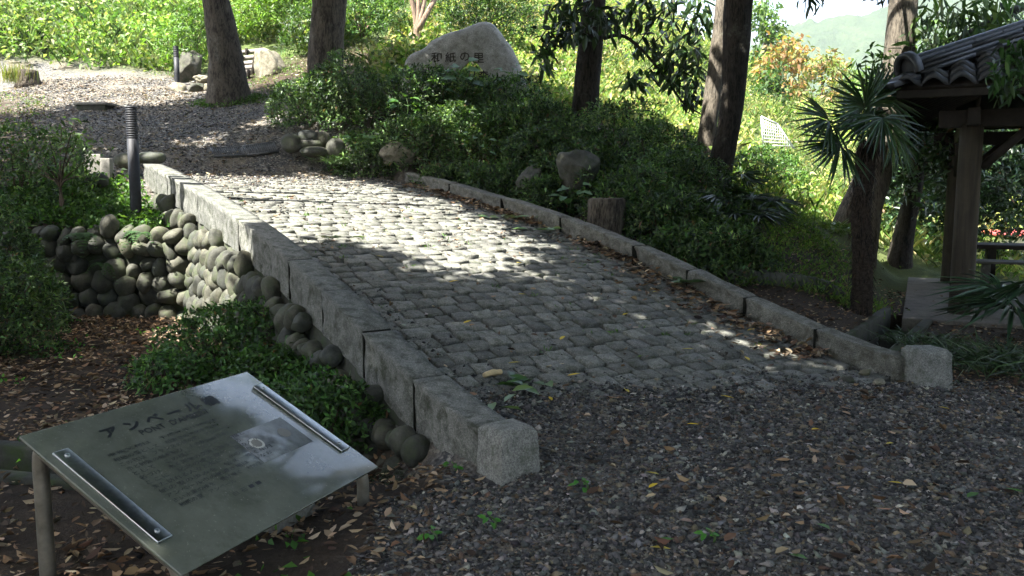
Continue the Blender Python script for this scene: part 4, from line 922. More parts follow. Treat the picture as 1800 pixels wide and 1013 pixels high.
# front roof face: curved tiles, each its own part
def tile_mesh():
    nx = 9; X = np.linspace(-.5, .5, nx); Zp = .045 * np.cos(X * 2 * math.pi * .95 + .5) ; V = []
    for y, dz in ((0, 0.018), (1.0, 0.0)):
        for x, z in zip(X, Zp): V.append((x, y, z + dz))
    for y, dz in ((0, -.006), (1.0, -.02)):
        for x, z in zip(X, Zp): V.append((x, y, z + dz))
    Fq = [(i, i + 1, nx + i + 1, nx + i) for i in range(nx - 1)] + [(2 * nx + i, i, i + 1, 2 * nx + i + 1)[::-1] for i in range(nx - 1)]
    Fq += [(2 * nx + i, 3 * nx + i, 3 * nx + i + 1, 2 * nx + i + 1) for i in range(nx - 1)] + [(0, nx, 3 * nx, 2 * nx), (nx - 1, 3 * nx - 1, 4 * nx - 1, 2 * nx - 1)]
    return mesh_np('roof_tile', V, np.array(Fq), M_tile, None, True)
TM = tile_mesh(); TWD = .285; TLN = .30
for fi, (ka, kb) in enumerate(((0, 3), (0, 1))):
    a, b = K[ka], K[kb]; ax = unit(b - a); L = np.linalg.norm(b - a); sl = unit(AP - (a + b) / 2); nrm = np.cross(ax, sl)
    if nrm[2] < 0: nrm = -nrm
    H = np.linalg.norm(AP - (a + b) / 2); course = .235
    R = Matrix([[ax[0], sl[0], nrm[0], 0], [ax[1], sl[1], nrm[1], 0], [ax[2], sl[2], nrm[2], 0], [0, 0, 0, 1]])
    for r in range(int(H / course)):
        y = r * course - .05; ins = (y + .12) / H * L / 2; nt_ = int(L / .265)
        for k in range(nt_):
            x = (k + .5) * L / nt_
            if x < ins or x > L - ins: continue
            o = link('roof_tile', TM, pav); p = a + ax * x + sl * y + nrm * (.052 + .004 * random.random()) - ORG[pav.name]
            o.matrix_basis = Matrix.Translation(p) @ R @ Matrix.Diagonal((TWD, TLN, 1, 1))
for i in range(4):
    a = K[i]; ax = unit(AP - a); L = np.linalg.norm(AP - a); ay = unit(np.cross(UP, ax)); az = np.cross(ax, ay); st0 = .30
    for c, (wd, z0) in enumerate(((.13, .05), (.115, .10), (.10, .15))):
        nseg = 5
        for k in range(nseg):
            x0 = st0 + (L - st0) * (k + .5 * (c % 2) * (k > 0)) / nseg; x1 = min(L, st0 + (L - st0) * (k + 1 + .5 * (c % 2)) / nseg)
            if x1 - x0 > .05: build('ridge_course', box_v(a, ax, ay, az, x0 + .003, x1 - .003, -wd, wd, z0, z0 + .045), BOXF, M_tile, pav)
    nseg = 9
    for k in range(nseg):
        x0 = st0 - .02 + (L - st0) * k / nseg; x1 = st0 - .02 + (L - st0) * (k + 1) / nseg; th = np.linspace(0, math.pi, 9); V = []
        for x, rr in ((x0, .098), (x1, .092)):
            for t in th: V.append(a + ax * x + ay * rr * math.cos(t) + az * (.197 + .075 * math.sin(t)))
        Fq = [(j, j + 1, 9 + j + 1, 9 + j) for j in range(8)]; build('ridge_tile', np.array(V), np.array(Fq + [tuple(range(9))][:0] + [(0, 8, 17, 9)]), M_tile, pav, None, True)
    th = np.linspace(-.15, math.pi + .15, 15); V = []                    # arched end tile
    for x in (st0 - .12, st0 - .02):
        for t in th: V.append(a + ax * x + ay * .165 * math.cos(t) + az * (.13 + .20 * math.sin(t)))
        for t in th: V.append(a + ax * x + ay * .125 * math.cos(t) + az * (.115 + .155 * math.sin(t)))
    V = np.array(V); Fq = []
    for j in range(14): Fq += [(j, j + 1, 15 + j + 1, 15 + j), (30 + j, 30 + j + 1, j + 1, j), (15 + j, 15 + j + 1, 45 + j + 1, 45 + j), (45 + j, 46 + j, 31 + j, 30 + j)]
    et = build('ridge_end_tile', V, np.array(Fq), M_tile, pav)
    c0 = a + ax * (st0 - .05) + az * .115; V = [c0] + [c0 + ay * .13 * math.cos(t) + az * .16 * math.sin(t) for t in th]; build('end_face', np.array(V), np.array([(0, j + 1, j + 2) for j in range(14)]), M_tile, et)
    bev_box('corner_tile', a, ax, ay, az, -.10, st0, -.10, .10, .0, .06, M_tile, pav, .012)
bc = np.array([7.55, 12.3, FZ]); bn = thing('park_bench', bc, 'grey slatted wooden bench on the pavilion slab at the right edge', 'bench')
for k in range(5): bev_box('seat_slat', bc, e2, e1, UP, -.55, .75, -.26 + .105 * k, -.17 + .105 * k, .40, .435, M_bench, bn, .005)
for x in (-.40, .60): bev_box('leg', bc, e2, e1, UP, x - .05, x + .05, -.22, .22, 0, .395, M_bench, bn, .006)
tc = np.array([8.25, 13.2, FZ]); tb = thing('picnic_table', tc, 'dark wooden table behind the slatted bench in the pavilion', 'table')
bev_box('table_top', tc, e2, e1, UP, -.75, .8, -.4, .4, .56, .63, M_beam, tb, .008)
for x in (-.5, .55): bev_box('leg', tc, e2, e1, UP, x - .06, x + .06, -.3, .3, 0, .558, M_beam, tb, .006)
hb = np.array([16.2, 24.5, -1.0]); ht = thing('hut', hb, 'white hut with a red fascia glimpsed through leaves right of the pavilion pillars', 'hut')
bev_box('wall', hb, (1, 0, 0), (0, 1, 0), UP, -1.6, 1.8, 0, 2.5, 0, 1.25, M_whitewall, ht, .01); bev_box('fascia', hb, (1, 0, 0), (0, 1, 0), UP, -1.75, 1.95, -.25, 2.7, 1.26, 1.33, M_red, ht, .01)

# ------------------------------------------------------------------ chosen sunlit patches; the crowns are shaped to leave gaps for them
LITP = np.array([(9.9, -1.2), (9.9, 2.4), (9.3, 3.3), (8.0, 3.7), (6.6, 3.9), (5.0, 3.6), (3.4, 3.1), (2.6, 2.2), (2.7, 1.2), (3.5, .9), (4.0, .5), (3.9, -.7), (4.8, -.95), (8.5, -1.0)])
def in_poly(x, y, P):
    c = np.zeros(len(x), bool); j = len(P) - 1
    for i in range(len(P)):
        xi, yi = P[i]; xj, yj = P[j]; k = ((yi > y) != (yj > y)) & (x < (xj - xi) * (y - yi) / (yj - yi + 1e-12) + xi); c ^= k; j = i
    return c
def lit(P):
    P = np.atleast_2d(P); q = P.copy()
    for _ in range(5):
        z = surf_z(q[:, 0], q[:, 1]); k = (P[:, 2] - z) / SUN[2]; q = P - SUN * k[:, None]
    s, wd = to_br(q[:, 0], q[:, 1]); x, y = q[:, 0], q[:, 1]; nn = 1.2 * fbm2(x, y, .6, 2, 40)
    L = in_poly(s + .35 * fbm2(x, y, 1.3, 2, 50), wd + .35 * fbm2(x, y, 1.3, 2, 51), LITP)
    for a, b, r in ((2.4, 2.5, .62), (1.3, 3.15, .56), (.75, 3.25, .5), (2.1, .9, .5), (1.5, 1.9, .45)): L |= np.hypot(s - a, wd - b) < r
    for a, b, r in ((-3.2, 8.2, .6), (-5.2, 14.2, .7), (-4.2, 15.4, .8), (-7.6, 18.0, .9), (-6.3, 15.6, .5), (-3.2, 13.6, .6), (-9.2, 18.4, .8), (-3.4, 15.0, .55), (-2.4, 14.4, .5), (-1.2, 14.6, .55), (-.6, 13.6, .4), (.3, 14.0, .4), (-2.6, 6.0, .25), (-3.6, 6.5, .2), (4.2, 6.0, .2)): L |= np.hypot(x - a, y - b) < r
    L |= (x < -1.5) & (y + nn > 18.6) & ~((x > -4.5) & (y < 19.5))
    L |= (x >= -1.5) & (x < 3) & (y + nn > 18)
    L |= (x >= 3) & (y + nn > 12.9 - .05 * (x - 3)) & (x < 9) & ~((x > 4.6) & (y < 14.2))
    L |= (y > 21)
    return L
def clumps(c, R, n, frame_ok=False, zmin=None):
    d = rand_dir(n * 3) * (rng.random((n * 3, 1)) ** .40); P = np.asarray(c) + d * np.asarray(R)
    ok = ~lit(P)  # drops clumps that would shade the chosen sunlit patches
    if not frame_ok: ok &= ~in_frame(P, 70)
    P = P[ok][:n]; return P
GRN = [(.040, .085, .018), (.055, .11, .022), (.075, .13, .03), (.03, .065, .016)]
def crown(parent, name, C, r, per, L, W, cols=GRN, mat=M_leaf, droop=.2, hexa=False, jit=.2, down=-.25):
    A = Acc(); n = len(C) * per; c = np.repeat(C, per, 0); rr = np.broadcast_to(r, (len(C),)).repeat(per)
    P = c + rand_dir(n) * (rng.random((n, 1)) ** .45) * rr[:, None]
    D = rand_dir(n, down); N = rand_dir(n, .8); tone = np.repeat(1 + .22 * rng.normal(size=(len(C), 1)), per, 0)
    leaves(A, P, D, N, L * (.7 + .6 * rng.random(n)), W * (.75 + .5 * rng.random(n)), np.clip(pal(n, cols, jit) * np.clip(tone, .5, 1.6), .004, .9), .18, droop, hexa)
    return A.build(name, mat, parent)
def tree(label, pts, rad, mat, C=None, r=.6, per=42, L=.28, W=.18, group='tall garden trees', limbs=5, seg=22, n=46, name='tree', ridge=.17, cols=GRN, lmat=M_leaf):
    pts = np.asarray(pts, float); t = thing(name, pts[0], label, 'tree', group); P = spline(pts, n); u = np.linspace(0, len(rad) - 1, n); R_ = np.interp(u, np.arange(len(rad)), rad)
    V, Fs = tube(P, R_, seg, .07, 1.6, int(abs(pts[0][0]) * 10), True, ridge); build('trunk', V, Fs, mat, t, None, True)
    if C is not None and len(C):
        idx = rng.choice(len(C), min(limbs, len(C)), replace=False)
        for i in idx:
            a = P[-1] * .8 + P[-6] * .2; b = C[i]; m = (a + b) / 2 + np.array([0, 0, -.3]); V, Fs = tube(spline([a, m, b], 10), np.linspace(R_[-1] * .8, .03, 10), 8, .05, 2, i); build('branch', V, Fs, mat, t, None, True)
        crown(t, 'crown', C, r, per, L, W, cols, lmat)
    return t
def tp(lst, Y0, dY=0):  # trunk through picture points at depth
    return [at(px, py, Y0 + dY * i) for i, (px, py) in enumerate(lst)]
q = at(404, 186, 17.5); q[2] = G(q[0], q[1]) - .5
tree('big leaning trunk with mossy foot behind the upper gravel path', [q, at(402, 160, 17.5), at(398, 110, 17.5), at(390, 60, 17.5), at(379, 0, 17.5), at(365, -80, 17.4), at(350, -170, 17.2), at(340, -260, 17)], [.56, .42, .36, .31, .26, .24, .2, .15], M_bark, clumps((-7.6, 14.4, 10), (3.8, 3.6, 1.8), 160), seg=28)
q = at(572, 165, 17); q[2] = G(q[0], q[1]) - .5
tree('straight grey trunk left of the monument with a pale lichen spot', [q, at(572, 120, 17), at(575, 60, 17), at(580, 0, 17), at(584, -100, 17), at(590, -260, 16.8)], [.44, .36, .335, .33, .29, .2], M_bark, clumps((-3.6, 14.6, 10), (3.8, 3.6, 1.8), 170), seg=28)
q = at(1024, 232, 14.5); q[2] = G(q[0], q[1]) - .5
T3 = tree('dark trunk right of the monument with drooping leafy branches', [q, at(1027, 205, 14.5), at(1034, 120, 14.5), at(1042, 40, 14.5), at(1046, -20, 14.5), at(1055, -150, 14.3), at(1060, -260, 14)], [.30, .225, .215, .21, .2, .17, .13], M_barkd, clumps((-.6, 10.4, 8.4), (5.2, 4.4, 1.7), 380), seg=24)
q = at(1254, 348, 12.5); q[2] = G(q[0], q[1]) - .5
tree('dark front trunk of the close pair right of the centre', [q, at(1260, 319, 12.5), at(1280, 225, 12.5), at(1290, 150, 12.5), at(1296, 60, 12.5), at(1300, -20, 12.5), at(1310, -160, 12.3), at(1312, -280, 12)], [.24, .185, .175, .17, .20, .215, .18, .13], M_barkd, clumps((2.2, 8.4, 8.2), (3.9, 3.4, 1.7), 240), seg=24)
q = at(1226, 330, 13.5); q[2] = G(q[0], q[1]) - .5
tree('pale rear trunk of the close pair right of the centre', [q, at(1235, 290, 13.5), at(1252, 170, 13.5), at(1266, 70, 13.5), at(1276, -20, 13.5), at(1290, -160, 13.6), at(1300, -300, 13.6)], [.17, .145, .14, .135, .13, .12, .1], M_barkp, clumps((4.8, 11.5, 9.5), (2.4, 2.4, 1.4), 50), seg=20)
q = at(1490, 425, 14.0); q[2] = G(q[0], q[1]) - .5
T5 = tree('large grey trunk leaning right behind the fan palm', [q, at(1504, 395, 14), at(1522, 345, 14), at(1541, 290, 14), at(1560, 215, 14), at(1572, 140, 14), at(1583, 60, 14), at(1590, -20, 14), at(1600, -150, 14), at(1605, -260, 14)], [.46, .36, .31, .275, .25, .235, .23, .225, .2, .15], M_barkp, clumps((6.0, 10.8, 8.8), (4.2, 3.8, 1.8), 240), seg=28)
q = at(1580, 470, 15); q[2] = G(q[0], q[1]) - .5
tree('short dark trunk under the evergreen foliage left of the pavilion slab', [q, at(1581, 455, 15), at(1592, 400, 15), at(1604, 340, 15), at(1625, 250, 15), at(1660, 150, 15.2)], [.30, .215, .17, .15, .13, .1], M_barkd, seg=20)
for lab, b, c, R_, nC in [('shade tree rising left of the picture beside the pebble wall', (-8.6, 7.3), (-6.6, 8.0, 8.0), (4.2, 3.8, 1.9), 260), ('shade tree rising left of the upper gravel path', (-12.2, 11.6), (-9.4, 12.4, 9.4), (4.2, 3.4, 1.7), 170), ('shade tree rising left of the dark shrubs at the left edge', (-10.2, 4.0), (-8.4, 5.2, 7.8), (3.6, 3.6, 1.8), 240), ('shade tree rising to the left of the sign', (-6.4, 1.6), (-5.0, 2.2, 7.2), (4.2, 3.8, 1.8), 260), ('shade tree arching over the bridge from the left side', (-5.6, 4.9), (-2.7, 5.0, 7.4), (3.8, 3.4, 1.8), 260), ('shade tree standing behind the viewer on the gravel', (1.8, -2.6), (.3, .6, 7.3), (4.8, 4.2, 1.9), 460), ('shade tree rising right of the gravel, its leaves hanging before the pavilion roof', (6.2, 2.6), (3.6, 4.2, 7.4), (4.4, 4.0, 1.9), 380)]:
    z0 = G(*b) - .1; t = tree(lab, [(b[0], b[1], z0), (b[0] + .05, b[1], z0 + 1), (b[0] * .95 + c[0] * .05, b[1] * .95 + c[1] * .05, z0 + 3), (b[0] * .75 + c[0] * .25, b[1] * .75 + c[1] * .25, c[2] - 1.6)], [.42, .3, .26, .18], M_bark, clumps(c, R_, nC), group='shade trees around the picture', seg=18, n=24)
T_D = t
for lab, b in [('unseen tree added far behind the viewer on the left to block low light', (-9.5, -4.5)), ('unseen tree added far behind the viewer to block low light', (-3.0, -9.5)), ('unseen tree added far behind the viewer on the right to block low light', (5.5, -9.0)), ('unseen tree added right of the viewer to block low light', (11.5, -2.5)), ('unseen tree added right of the pavilion to block low light', (14.5, 6.0))]:  # unseen trees added to keep low horizon light off the scene
    z0 = G(*b) - .1; C_ = np.array([b[0], b[1], 4.2]) + rand_dir(230) * (rng.random((230, 1)) ** .4) * np.array([3.6, 3.2, 4.0]); C_ = C_[(C_[:, 2] > .6) & ~in_frame(C_, 70)]
    tree(lab, [(b[0], b[1], z0), (b[0] + .1, b[1], z0 + 2), (b[0], b[1] + .1, z0 + 5)], [.35, .26, .16], M_bark, C_, r=.6, per=30, L=.34, W=.2, group='unseen trees added around the viewer to block low light', seg=14, n=16)
# leafy branches that hang into the picture
def leafy_branch(parent, pts, r0, cl, per, L, W, cols, mat=M_leafgloss, rad=.22, name='leafy_branch', bmat=M_barkd, down=-.9):
    pts = np.array(pts); V, Fs = tube(spline(pts, 16), np.linspace(r0, r0 * .3, 16), 8, .08, 3); b = build('branch', V, Fs, bmat, parent, None, True)
    for c in cl[::2]:
        i = np.argmin(np.linalg.norm(spline(pts, 16) - c, axis=1)); V, Fs = tube([spline(pts, 16)[i], (spline(pts, 16)[i] + c) / 2 + UP * .05, c], [.012, .009, .005], 5); build('twig', V, Fs, bmat, b, None, True)
    crown(b, 'foliage', np.array(cl), rad, per, L, W, cols, mat, .15, True, .25, down)
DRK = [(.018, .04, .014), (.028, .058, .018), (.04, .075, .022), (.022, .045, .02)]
Yb = 13.9
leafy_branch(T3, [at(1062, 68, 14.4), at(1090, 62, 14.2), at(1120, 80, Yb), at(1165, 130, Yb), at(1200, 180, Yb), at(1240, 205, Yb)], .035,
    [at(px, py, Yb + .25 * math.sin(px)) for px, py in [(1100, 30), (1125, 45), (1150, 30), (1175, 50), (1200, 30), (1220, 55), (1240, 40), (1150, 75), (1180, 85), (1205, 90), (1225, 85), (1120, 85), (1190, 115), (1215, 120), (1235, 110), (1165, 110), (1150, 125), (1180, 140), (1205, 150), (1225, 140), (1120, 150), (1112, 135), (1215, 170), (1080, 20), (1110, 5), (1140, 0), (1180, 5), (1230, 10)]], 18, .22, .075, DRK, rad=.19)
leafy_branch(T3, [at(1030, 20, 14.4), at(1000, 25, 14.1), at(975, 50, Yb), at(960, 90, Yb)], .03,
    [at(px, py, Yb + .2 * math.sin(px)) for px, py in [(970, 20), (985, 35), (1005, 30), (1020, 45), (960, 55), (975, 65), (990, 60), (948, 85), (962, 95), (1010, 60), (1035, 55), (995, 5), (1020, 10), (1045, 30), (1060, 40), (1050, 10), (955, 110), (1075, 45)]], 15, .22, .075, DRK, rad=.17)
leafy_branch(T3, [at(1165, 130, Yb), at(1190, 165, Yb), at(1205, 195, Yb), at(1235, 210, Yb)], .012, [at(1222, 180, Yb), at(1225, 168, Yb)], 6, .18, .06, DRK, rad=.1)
leafy_branch(T5, [at(1578, 138, 14), at(1620, 110, 13.9), at(1665, 95, 13.6), at(1710, 60, 13.4), at(1800, 10, 13.2)], .21,
    [at(px, py, 13.2 + .6 * math.sin(px * 3.1)) for px, py in [(1620, 60), (1640, 40), (1660, 60), (1680, 40), (1700, 75), (1720, 50), (1740, 30), (1755, 60), (1770, 80), (1785, 40), (1640, 15), (1670, 10), (1700, 20), (1730, 5), (1765, 10), (1790, 10), (1625, 90), (1690, 95), (1730, 85), (1620, 30), (1790, 65), (1655, 80), (1710, 100), (1745, 95), (1650, 110)]], 26, .24, .06, [(.04, .085, .025), (.06, .11, .03), (.03, .065, .02), (.085, .13, .045)], M_leaf, .30, bmat=M_mossy)
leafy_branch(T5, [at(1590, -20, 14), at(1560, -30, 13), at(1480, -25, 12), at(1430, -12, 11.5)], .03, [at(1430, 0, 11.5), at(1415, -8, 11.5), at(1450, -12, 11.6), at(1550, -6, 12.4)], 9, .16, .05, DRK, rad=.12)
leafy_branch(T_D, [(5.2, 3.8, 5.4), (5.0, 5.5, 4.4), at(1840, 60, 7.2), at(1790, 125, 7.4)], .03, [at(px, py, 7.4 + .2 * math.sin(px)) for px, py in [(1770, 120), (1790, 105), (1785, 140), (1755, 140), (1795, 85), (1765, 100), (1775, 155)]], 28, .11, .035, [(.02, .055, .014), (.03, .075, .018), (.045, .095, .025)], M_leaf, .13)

# ------------------------------------------------------------------ shrubs
AZ_ = [(.036, .08, .02), (.05, .105, .026), (.075, .135, .035), (.022, .05, .014), (.12, .18, .055)]
def shrub(c, rx, ry, h, n, L, label, group=None, cols=AZ_, mat=M_leaf, seed=0, name='shrub', ros=6, W=.38, stems=7, hexa=False, bumpy=.28, core=.35, low=-.25, cat='shrub'):
    c = np.asarray(c, float); t = thing(name, c, label, cat, group); A = Acc()
    d = rand_dir(n * 2, .35); d = d[d[:, 2] > low][:n]; m = len(d)
    bum = 1 + bumpy * fbm(d * 2.1 + seed * 3.3, 1.0, 3, seed); rr = np.where(rng.random(m) < core, .35 + .5 * rng.random(m), .86 + .14 * rng.random(m) ** .5)
    P = c + d * (rr * bum)[:, None] * np.array([rx, ry, h]) + UP * h * .12
    ax = unit(d * .8 + UP * .7 + .35 * rng.normal(size=d.shape)); tone = np.clip(1 + .3 * rng.normal(size=(m, 1)) + .5 * fbm(P, 2.2, 2, seed)[:, None], .45, 1.9)
    Pq = np.repeat(P, ros, 0) + .35 * L * rng.normal(size=(m * ros, 3)); a = np.repeat(ax, ros, 0); D = unit(a * .45 + rand_dir(m * ros)); N = unit(a + .3 * rng.normal(size=a.shape))
    ok = Pq[:, 2] > ground_z(Pq[:, 0], Pq[:, 1]) - .02
    leaves(A, Pq[ok], D[ok], N[ok], (L * (.5 + .95 * rng.random(m * ros)))[ok], (L * W * (.8 + .4 * rng.random(m * ros)))[ok], np.where(rng.random((m * ros, 1)) < .012, np.array([[.16, .09, .045]]), pal(m * ros, cols, .28) * np.repeat(tone, ros, 0))[ok], .15, .1, hexa)
    A.build('foliage', mat, t)
    for k in range(stems):
        a = 6.283 * k / stems + rng.random(); e = c + np.array([rx * .6 * math.cos(a), ry * .6 * math.sin(a), h * .75]); b = c + np.array([.08 * math.cos(a), .08 * math.sin(a), -.08]); V, Fs = tube(spline([b, (b + e) / 2 + UP * .08 * h, e], 7), np.linspace(.016, .005, 7), 6); build('stem', V, Fs, M_twig, t, None, True)
    return t
def sg(px, Y, dz=0): p = at(px, 341, Y); return np.array([p[0], p[1], G(p[0], p[1]) + dz])
# front of the pebble wall / beside the bridge
for i, (x, y, rx, ry, h, n, lab) in enumerate([(-2.30, 6.75, .58, .45, .46, 850, 'low leafy azalea below the pebble wall, farthest of the clump behind the sign'), (-1.76, 6.02, .56, .44, .50, 950, 'low leafy azalea beside the left kerb, middle of the clump behind the sign'), (-1.28, 5.25, .42, .38, .44, 800, 'low leafy azalea beside the left kerb, nearest of the clump behind the sign'), (-2.55, 6.1, .30, .26, .22, 240, 'sparse small azalea in the leaf litter behind the sign')]):
    shrub((x, y, G(x, y) + .04), rx, ry, h, n, .05, lab, 'azaleas below the left kerb', [(.045, .11, .026), (.065, .14, .033), (.095, .18, .045), (.03, .07, .018)], M_leaf, 20 + i, hexa=False, ros=6, W=.46, bumpy=.5, core=.2)
# left edge
for i, (x, y, rx, ry, h, n, L, lab) in enumerate([(-5.55, 8.45, .85, .6, 1.25, 2200, .06, 'dense dark shrub at the left edge in front of the pebble wall'), (-4.75, 7.3, .75, .55, .8, 1500, .055, 'low dark shrub at the left edge nearest the sign'), (-6.2, 10.4, 1.0, .7, .8, 1100, .06, 'dark shrub behind the pebble wall at the left edge'), (-5.6, 6.6, .8, .6, .9, 1000, .06, 'dark shrub cut by the left edge above the ditch')]):
    shrub((x, y, G(x, y) + .05), rx, ry, h, n, L, lab, 'dark shrubs at the left edge', seed=30 + i, low=-.5)
# mound
MND = [(555, 14.9, .75, .6, .62, 'leftmost clipped azalea on the mound, above the stone pile'), (615, 15.1, .8, .7, .75, 'azalea on the mound left of the monument, below the straight trunk'), (650, 14.3, .75, .6, .55, 'azalea at the front of the mound above the broad leaves'), (720, 14.9, .85, .7, .75, 'azalea directly in front of the left end of the monument'), (755, 14.0, .8, .6, .6, 'azalea at the front of the mound above the pale mossy rock'), (800, 15.0, .9, .7, .70, 'azalea hiding the lower middle of the monument'), (845, 13.9, .85, .65, .66, 'azalea at the front of the mound below the monument centre'), (890, 14.8, .85, .7, .72, 'azalea in front of the right end of the monument'), (940, 13.9, .8, .65, .7, 'azalea between the monument and the dark trunk, at the front'), (800, 13.15, .62, .45, .45, 'low azalea overhanging the far end of the right kerb'), (885, 12.75, .75, .5, .55, 'azalea overhanging the upper part of the right kerb'), (975, 13.3, .8, .6, .62, 'azalea above the big shaded rock, left of the dark trunk'), (1075, 13.3, .9, .7, .7, 'dark azalea at the right foot of the dark trunk'), (1140, 12.6, .9, .7, .62, 'dark azalea between the dark trunk and the close pair of trunks'), (1195, 11.6, .8, .6, .62, 'very dark azalea in front of the close pair of trunks'), (1120, 11.2, .7, .5, .6, 'very dark azalea behind the mossy cut stump'), (1250, 11.0, .6, .5, .5, 'very dark low azalea at the right end of the shaded mound'), (1160, 10.4, .7, .5, .62, 'very dark azalea just behind the middle of the right kerb'), (1225, 9.7, .6, .45, .5, 'very dark azalea just behind the right kerb, left of the low palms'), (1010, 12.4, .7, .45, .55, 'dark azalea hanging over the top of the big shaded rock'), (1290, 9.9, .5, .4, .4, 'low dark azalea in front of the low palm clump'), (965, 11.9, .45, .35, .45, 'dark azalea squeezed between the two shaded rocks')]
for i, (px, Y, rx, ry, h, lab) in enumerate(MND):
    shrub(sg(px, Y), rx * 1.05, ry, h * 1.15, 1150 if i < 12 else 900, .072, lab, 'azaleas on the mound', seed=50 + i, bumpy=.55, low=-.35, core=.25)
# bright shrubs behind the steps
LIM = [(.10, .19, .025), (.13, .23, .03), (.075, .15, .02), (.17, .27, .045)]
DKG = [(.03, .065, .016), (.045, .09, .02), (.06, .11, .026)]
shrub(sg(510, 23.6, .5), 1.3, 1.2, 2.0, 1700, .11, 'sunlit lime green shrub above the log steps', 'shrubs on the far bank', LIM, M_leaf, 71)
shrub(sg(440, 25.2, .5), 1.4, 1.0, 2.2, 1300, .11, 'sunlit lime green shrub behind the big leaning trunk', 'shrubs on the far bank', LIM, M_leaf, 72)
shrub(sg(345, 21.4, .5), .75, .7, 1.1, 700, .09, 'sunlit rounded shrub beside the far bollard light', 'shrubs on the far bank', [(.08, .16, .022), (.11, .2, .028), (.05, .11, .018)], M_leaf, 73)
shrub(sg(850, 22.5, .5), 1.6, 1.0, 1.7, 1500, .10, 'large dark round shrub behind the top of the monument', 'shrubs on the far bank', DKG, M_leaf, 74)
shrub(sg(640, 21.8, .3), 1.3, 1.0, 1.3, 1000, .10, 'green shrub between the straight trunk and the small forked tree', 'shrubs on the far bank', [(.05, .11, .02), (.07, .14, .025), (.035, .08, .018)], M_leaf, 75)
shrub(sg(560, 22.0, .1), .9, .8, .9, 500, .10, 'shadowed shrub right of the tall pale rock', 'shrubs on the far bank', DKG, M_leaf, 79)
shrub(sg(1345, 17.5), .8, .7, .9, 800, .08, 'green leafy shrub right of the close pair of trunks', 'shrubs on the right slope', [(.06, .13, .025), (.08, .16, .03), (.045, .1, .02)], M_leaf, 76)
shrub(sg(1318, 14.0), .5, .5, .6, 400, .07, 'small green shrub at the foot of the close pair of trunks', 'shrubs on the right slope', [(.05, .11, .025), (.07, .13, .03)], M_leaf, 77)
EV = [(.022, .052, .02), (.032, .07, .024), (.045, .09, .03), (.06, .105, .04)]
for i, (px, pz, Y, rx, h, n, lab) in enumerate([(1622, 350, 17.3, 1.2, 1.3, 1400, 'evergreen foliage mass left of the two pavilion pillars'), (1745, 350, 17.5, 1.5, 1.6, 1700, 'evergreen foliage mass right of the two pavilion pillars'), (1660, 285, 18.5, 1.5, 1.2, 1300, 'evergreen foliage mass below the pavilion eaves'), (1820, 300, 19, 1.4, 1.5, 1200, 'evergreen foliage mass cut by the right edge'), (1618, 300, 14.4, .6, .75, 420, 'evergreen leaves hiding the upper part of the short dark trunk')]):
    c = at(px, pz, Y); shrub(c, rx, 1.0, h, n, .15, lab, 'evergreens behind the pavilion', EV, M_leafgloss, 85 + i, 'evergreen_shrub', ros=5, W=.36, bumpy=.5, core=.3, low=-.95, stems=4)
# broad-leaved seedlings and ferns
def broad_plant(p, n, L, h, label, seed, cols=((.05, .12, .03), (.07, .15, .035), (.09, .18, .045)), W=.72, group='broad-leaved seedlings', sp=.22):
    p = np.asarray(p, float); t = thing('leafy_plant', p, label, 'plant', group); r = np.random.default_rng(seed)
    V, Fs = tube(spline([p - UP * .05, p + UP * h * .5 + np.array([.03, -.03, 0]), p + UP * h], 6), np.linspace(.008, .004, 6), 5); build('stem', V, Fs, M_leaf, t, np.full((len(V), 3), (.06, .11, .03)), True)
    for i in range(n):
        a = i * 2.4 + r.random(); z = h * (.35 + .65 * i / n); b = p + UP * z; D = unit(np.array([math.cos(a), math.sin(a) - .3, .15 + .2 * r.normal()])); q0 = b + D * sp * (.3 + .6 * r.random()); A_ = Acc()
        leaves(A_, q0[None], D[None], np.array([[.2 * r.normal(), -.4 + .2 * r.normal(), 1.0]]), L * (.7 + .5 * r.random()), L * W, np.array([cols[i % len(cols)]]), .12, .25, True); A_.build('leaf', M_leaf, t)
for i, (px, py, Y, n, L, h, lab) in enumerate([(630, 268, 13.6, 12, .17, .28, 'bright broad-leaved seedling in front of the mound beside the pale rock'), (715, 205, 14.1, 11, .22, .3, 'broad heart-shaped leaves growing out of the azaleas left of the monument'), (812, 165, 14.4, 9, .26, .5, 'broad heart-shaped leaves covering the carving on the monument'), (775, 170, 14.5, 6, .2, .3, 'broad leaves at the lower left of the carved characters'), (900, 165, 14.5, 9, .2, .45, 'broad leaves in front of the right end of the monument'), (1000, 372, 10.9, 9, .17, .35, 'broad-leaved seedling behind the right kerb beside the cut stump'), (945, 262, 13.2, 8, .2, .3, 'broad leaves hanging above the big shaded rock'), (840, 280, 12.9, 10, .12, .4, 'small-leaved bright sapling at the front of the mound')]):
    broad_plant(at(px, py, Y), n, L, h, lab, 200 + i)
for i, (x, y, lab) in enumerate([(-.33, 4.35, 'tiny green seedling left of the near post'), (.35, 4.0, 'tiny green seedling in the gravel right of the near post'), (-.1, 3.55, 'tiny green seedling in the gravel before the near post'), (.85, 3.45, 'tiny green seedling in the middle of the gravel'), (-.35, 3.4, 'tiny green seedling at the edge of gravel and leaf litter')]):
    broad_plant((x, y, G(x, y)), 5, .045, .05, lab, 230 + i, ((.06, .2, .03), (.09, .26, .04)), .6, 'seedlings in the gravel', .03)
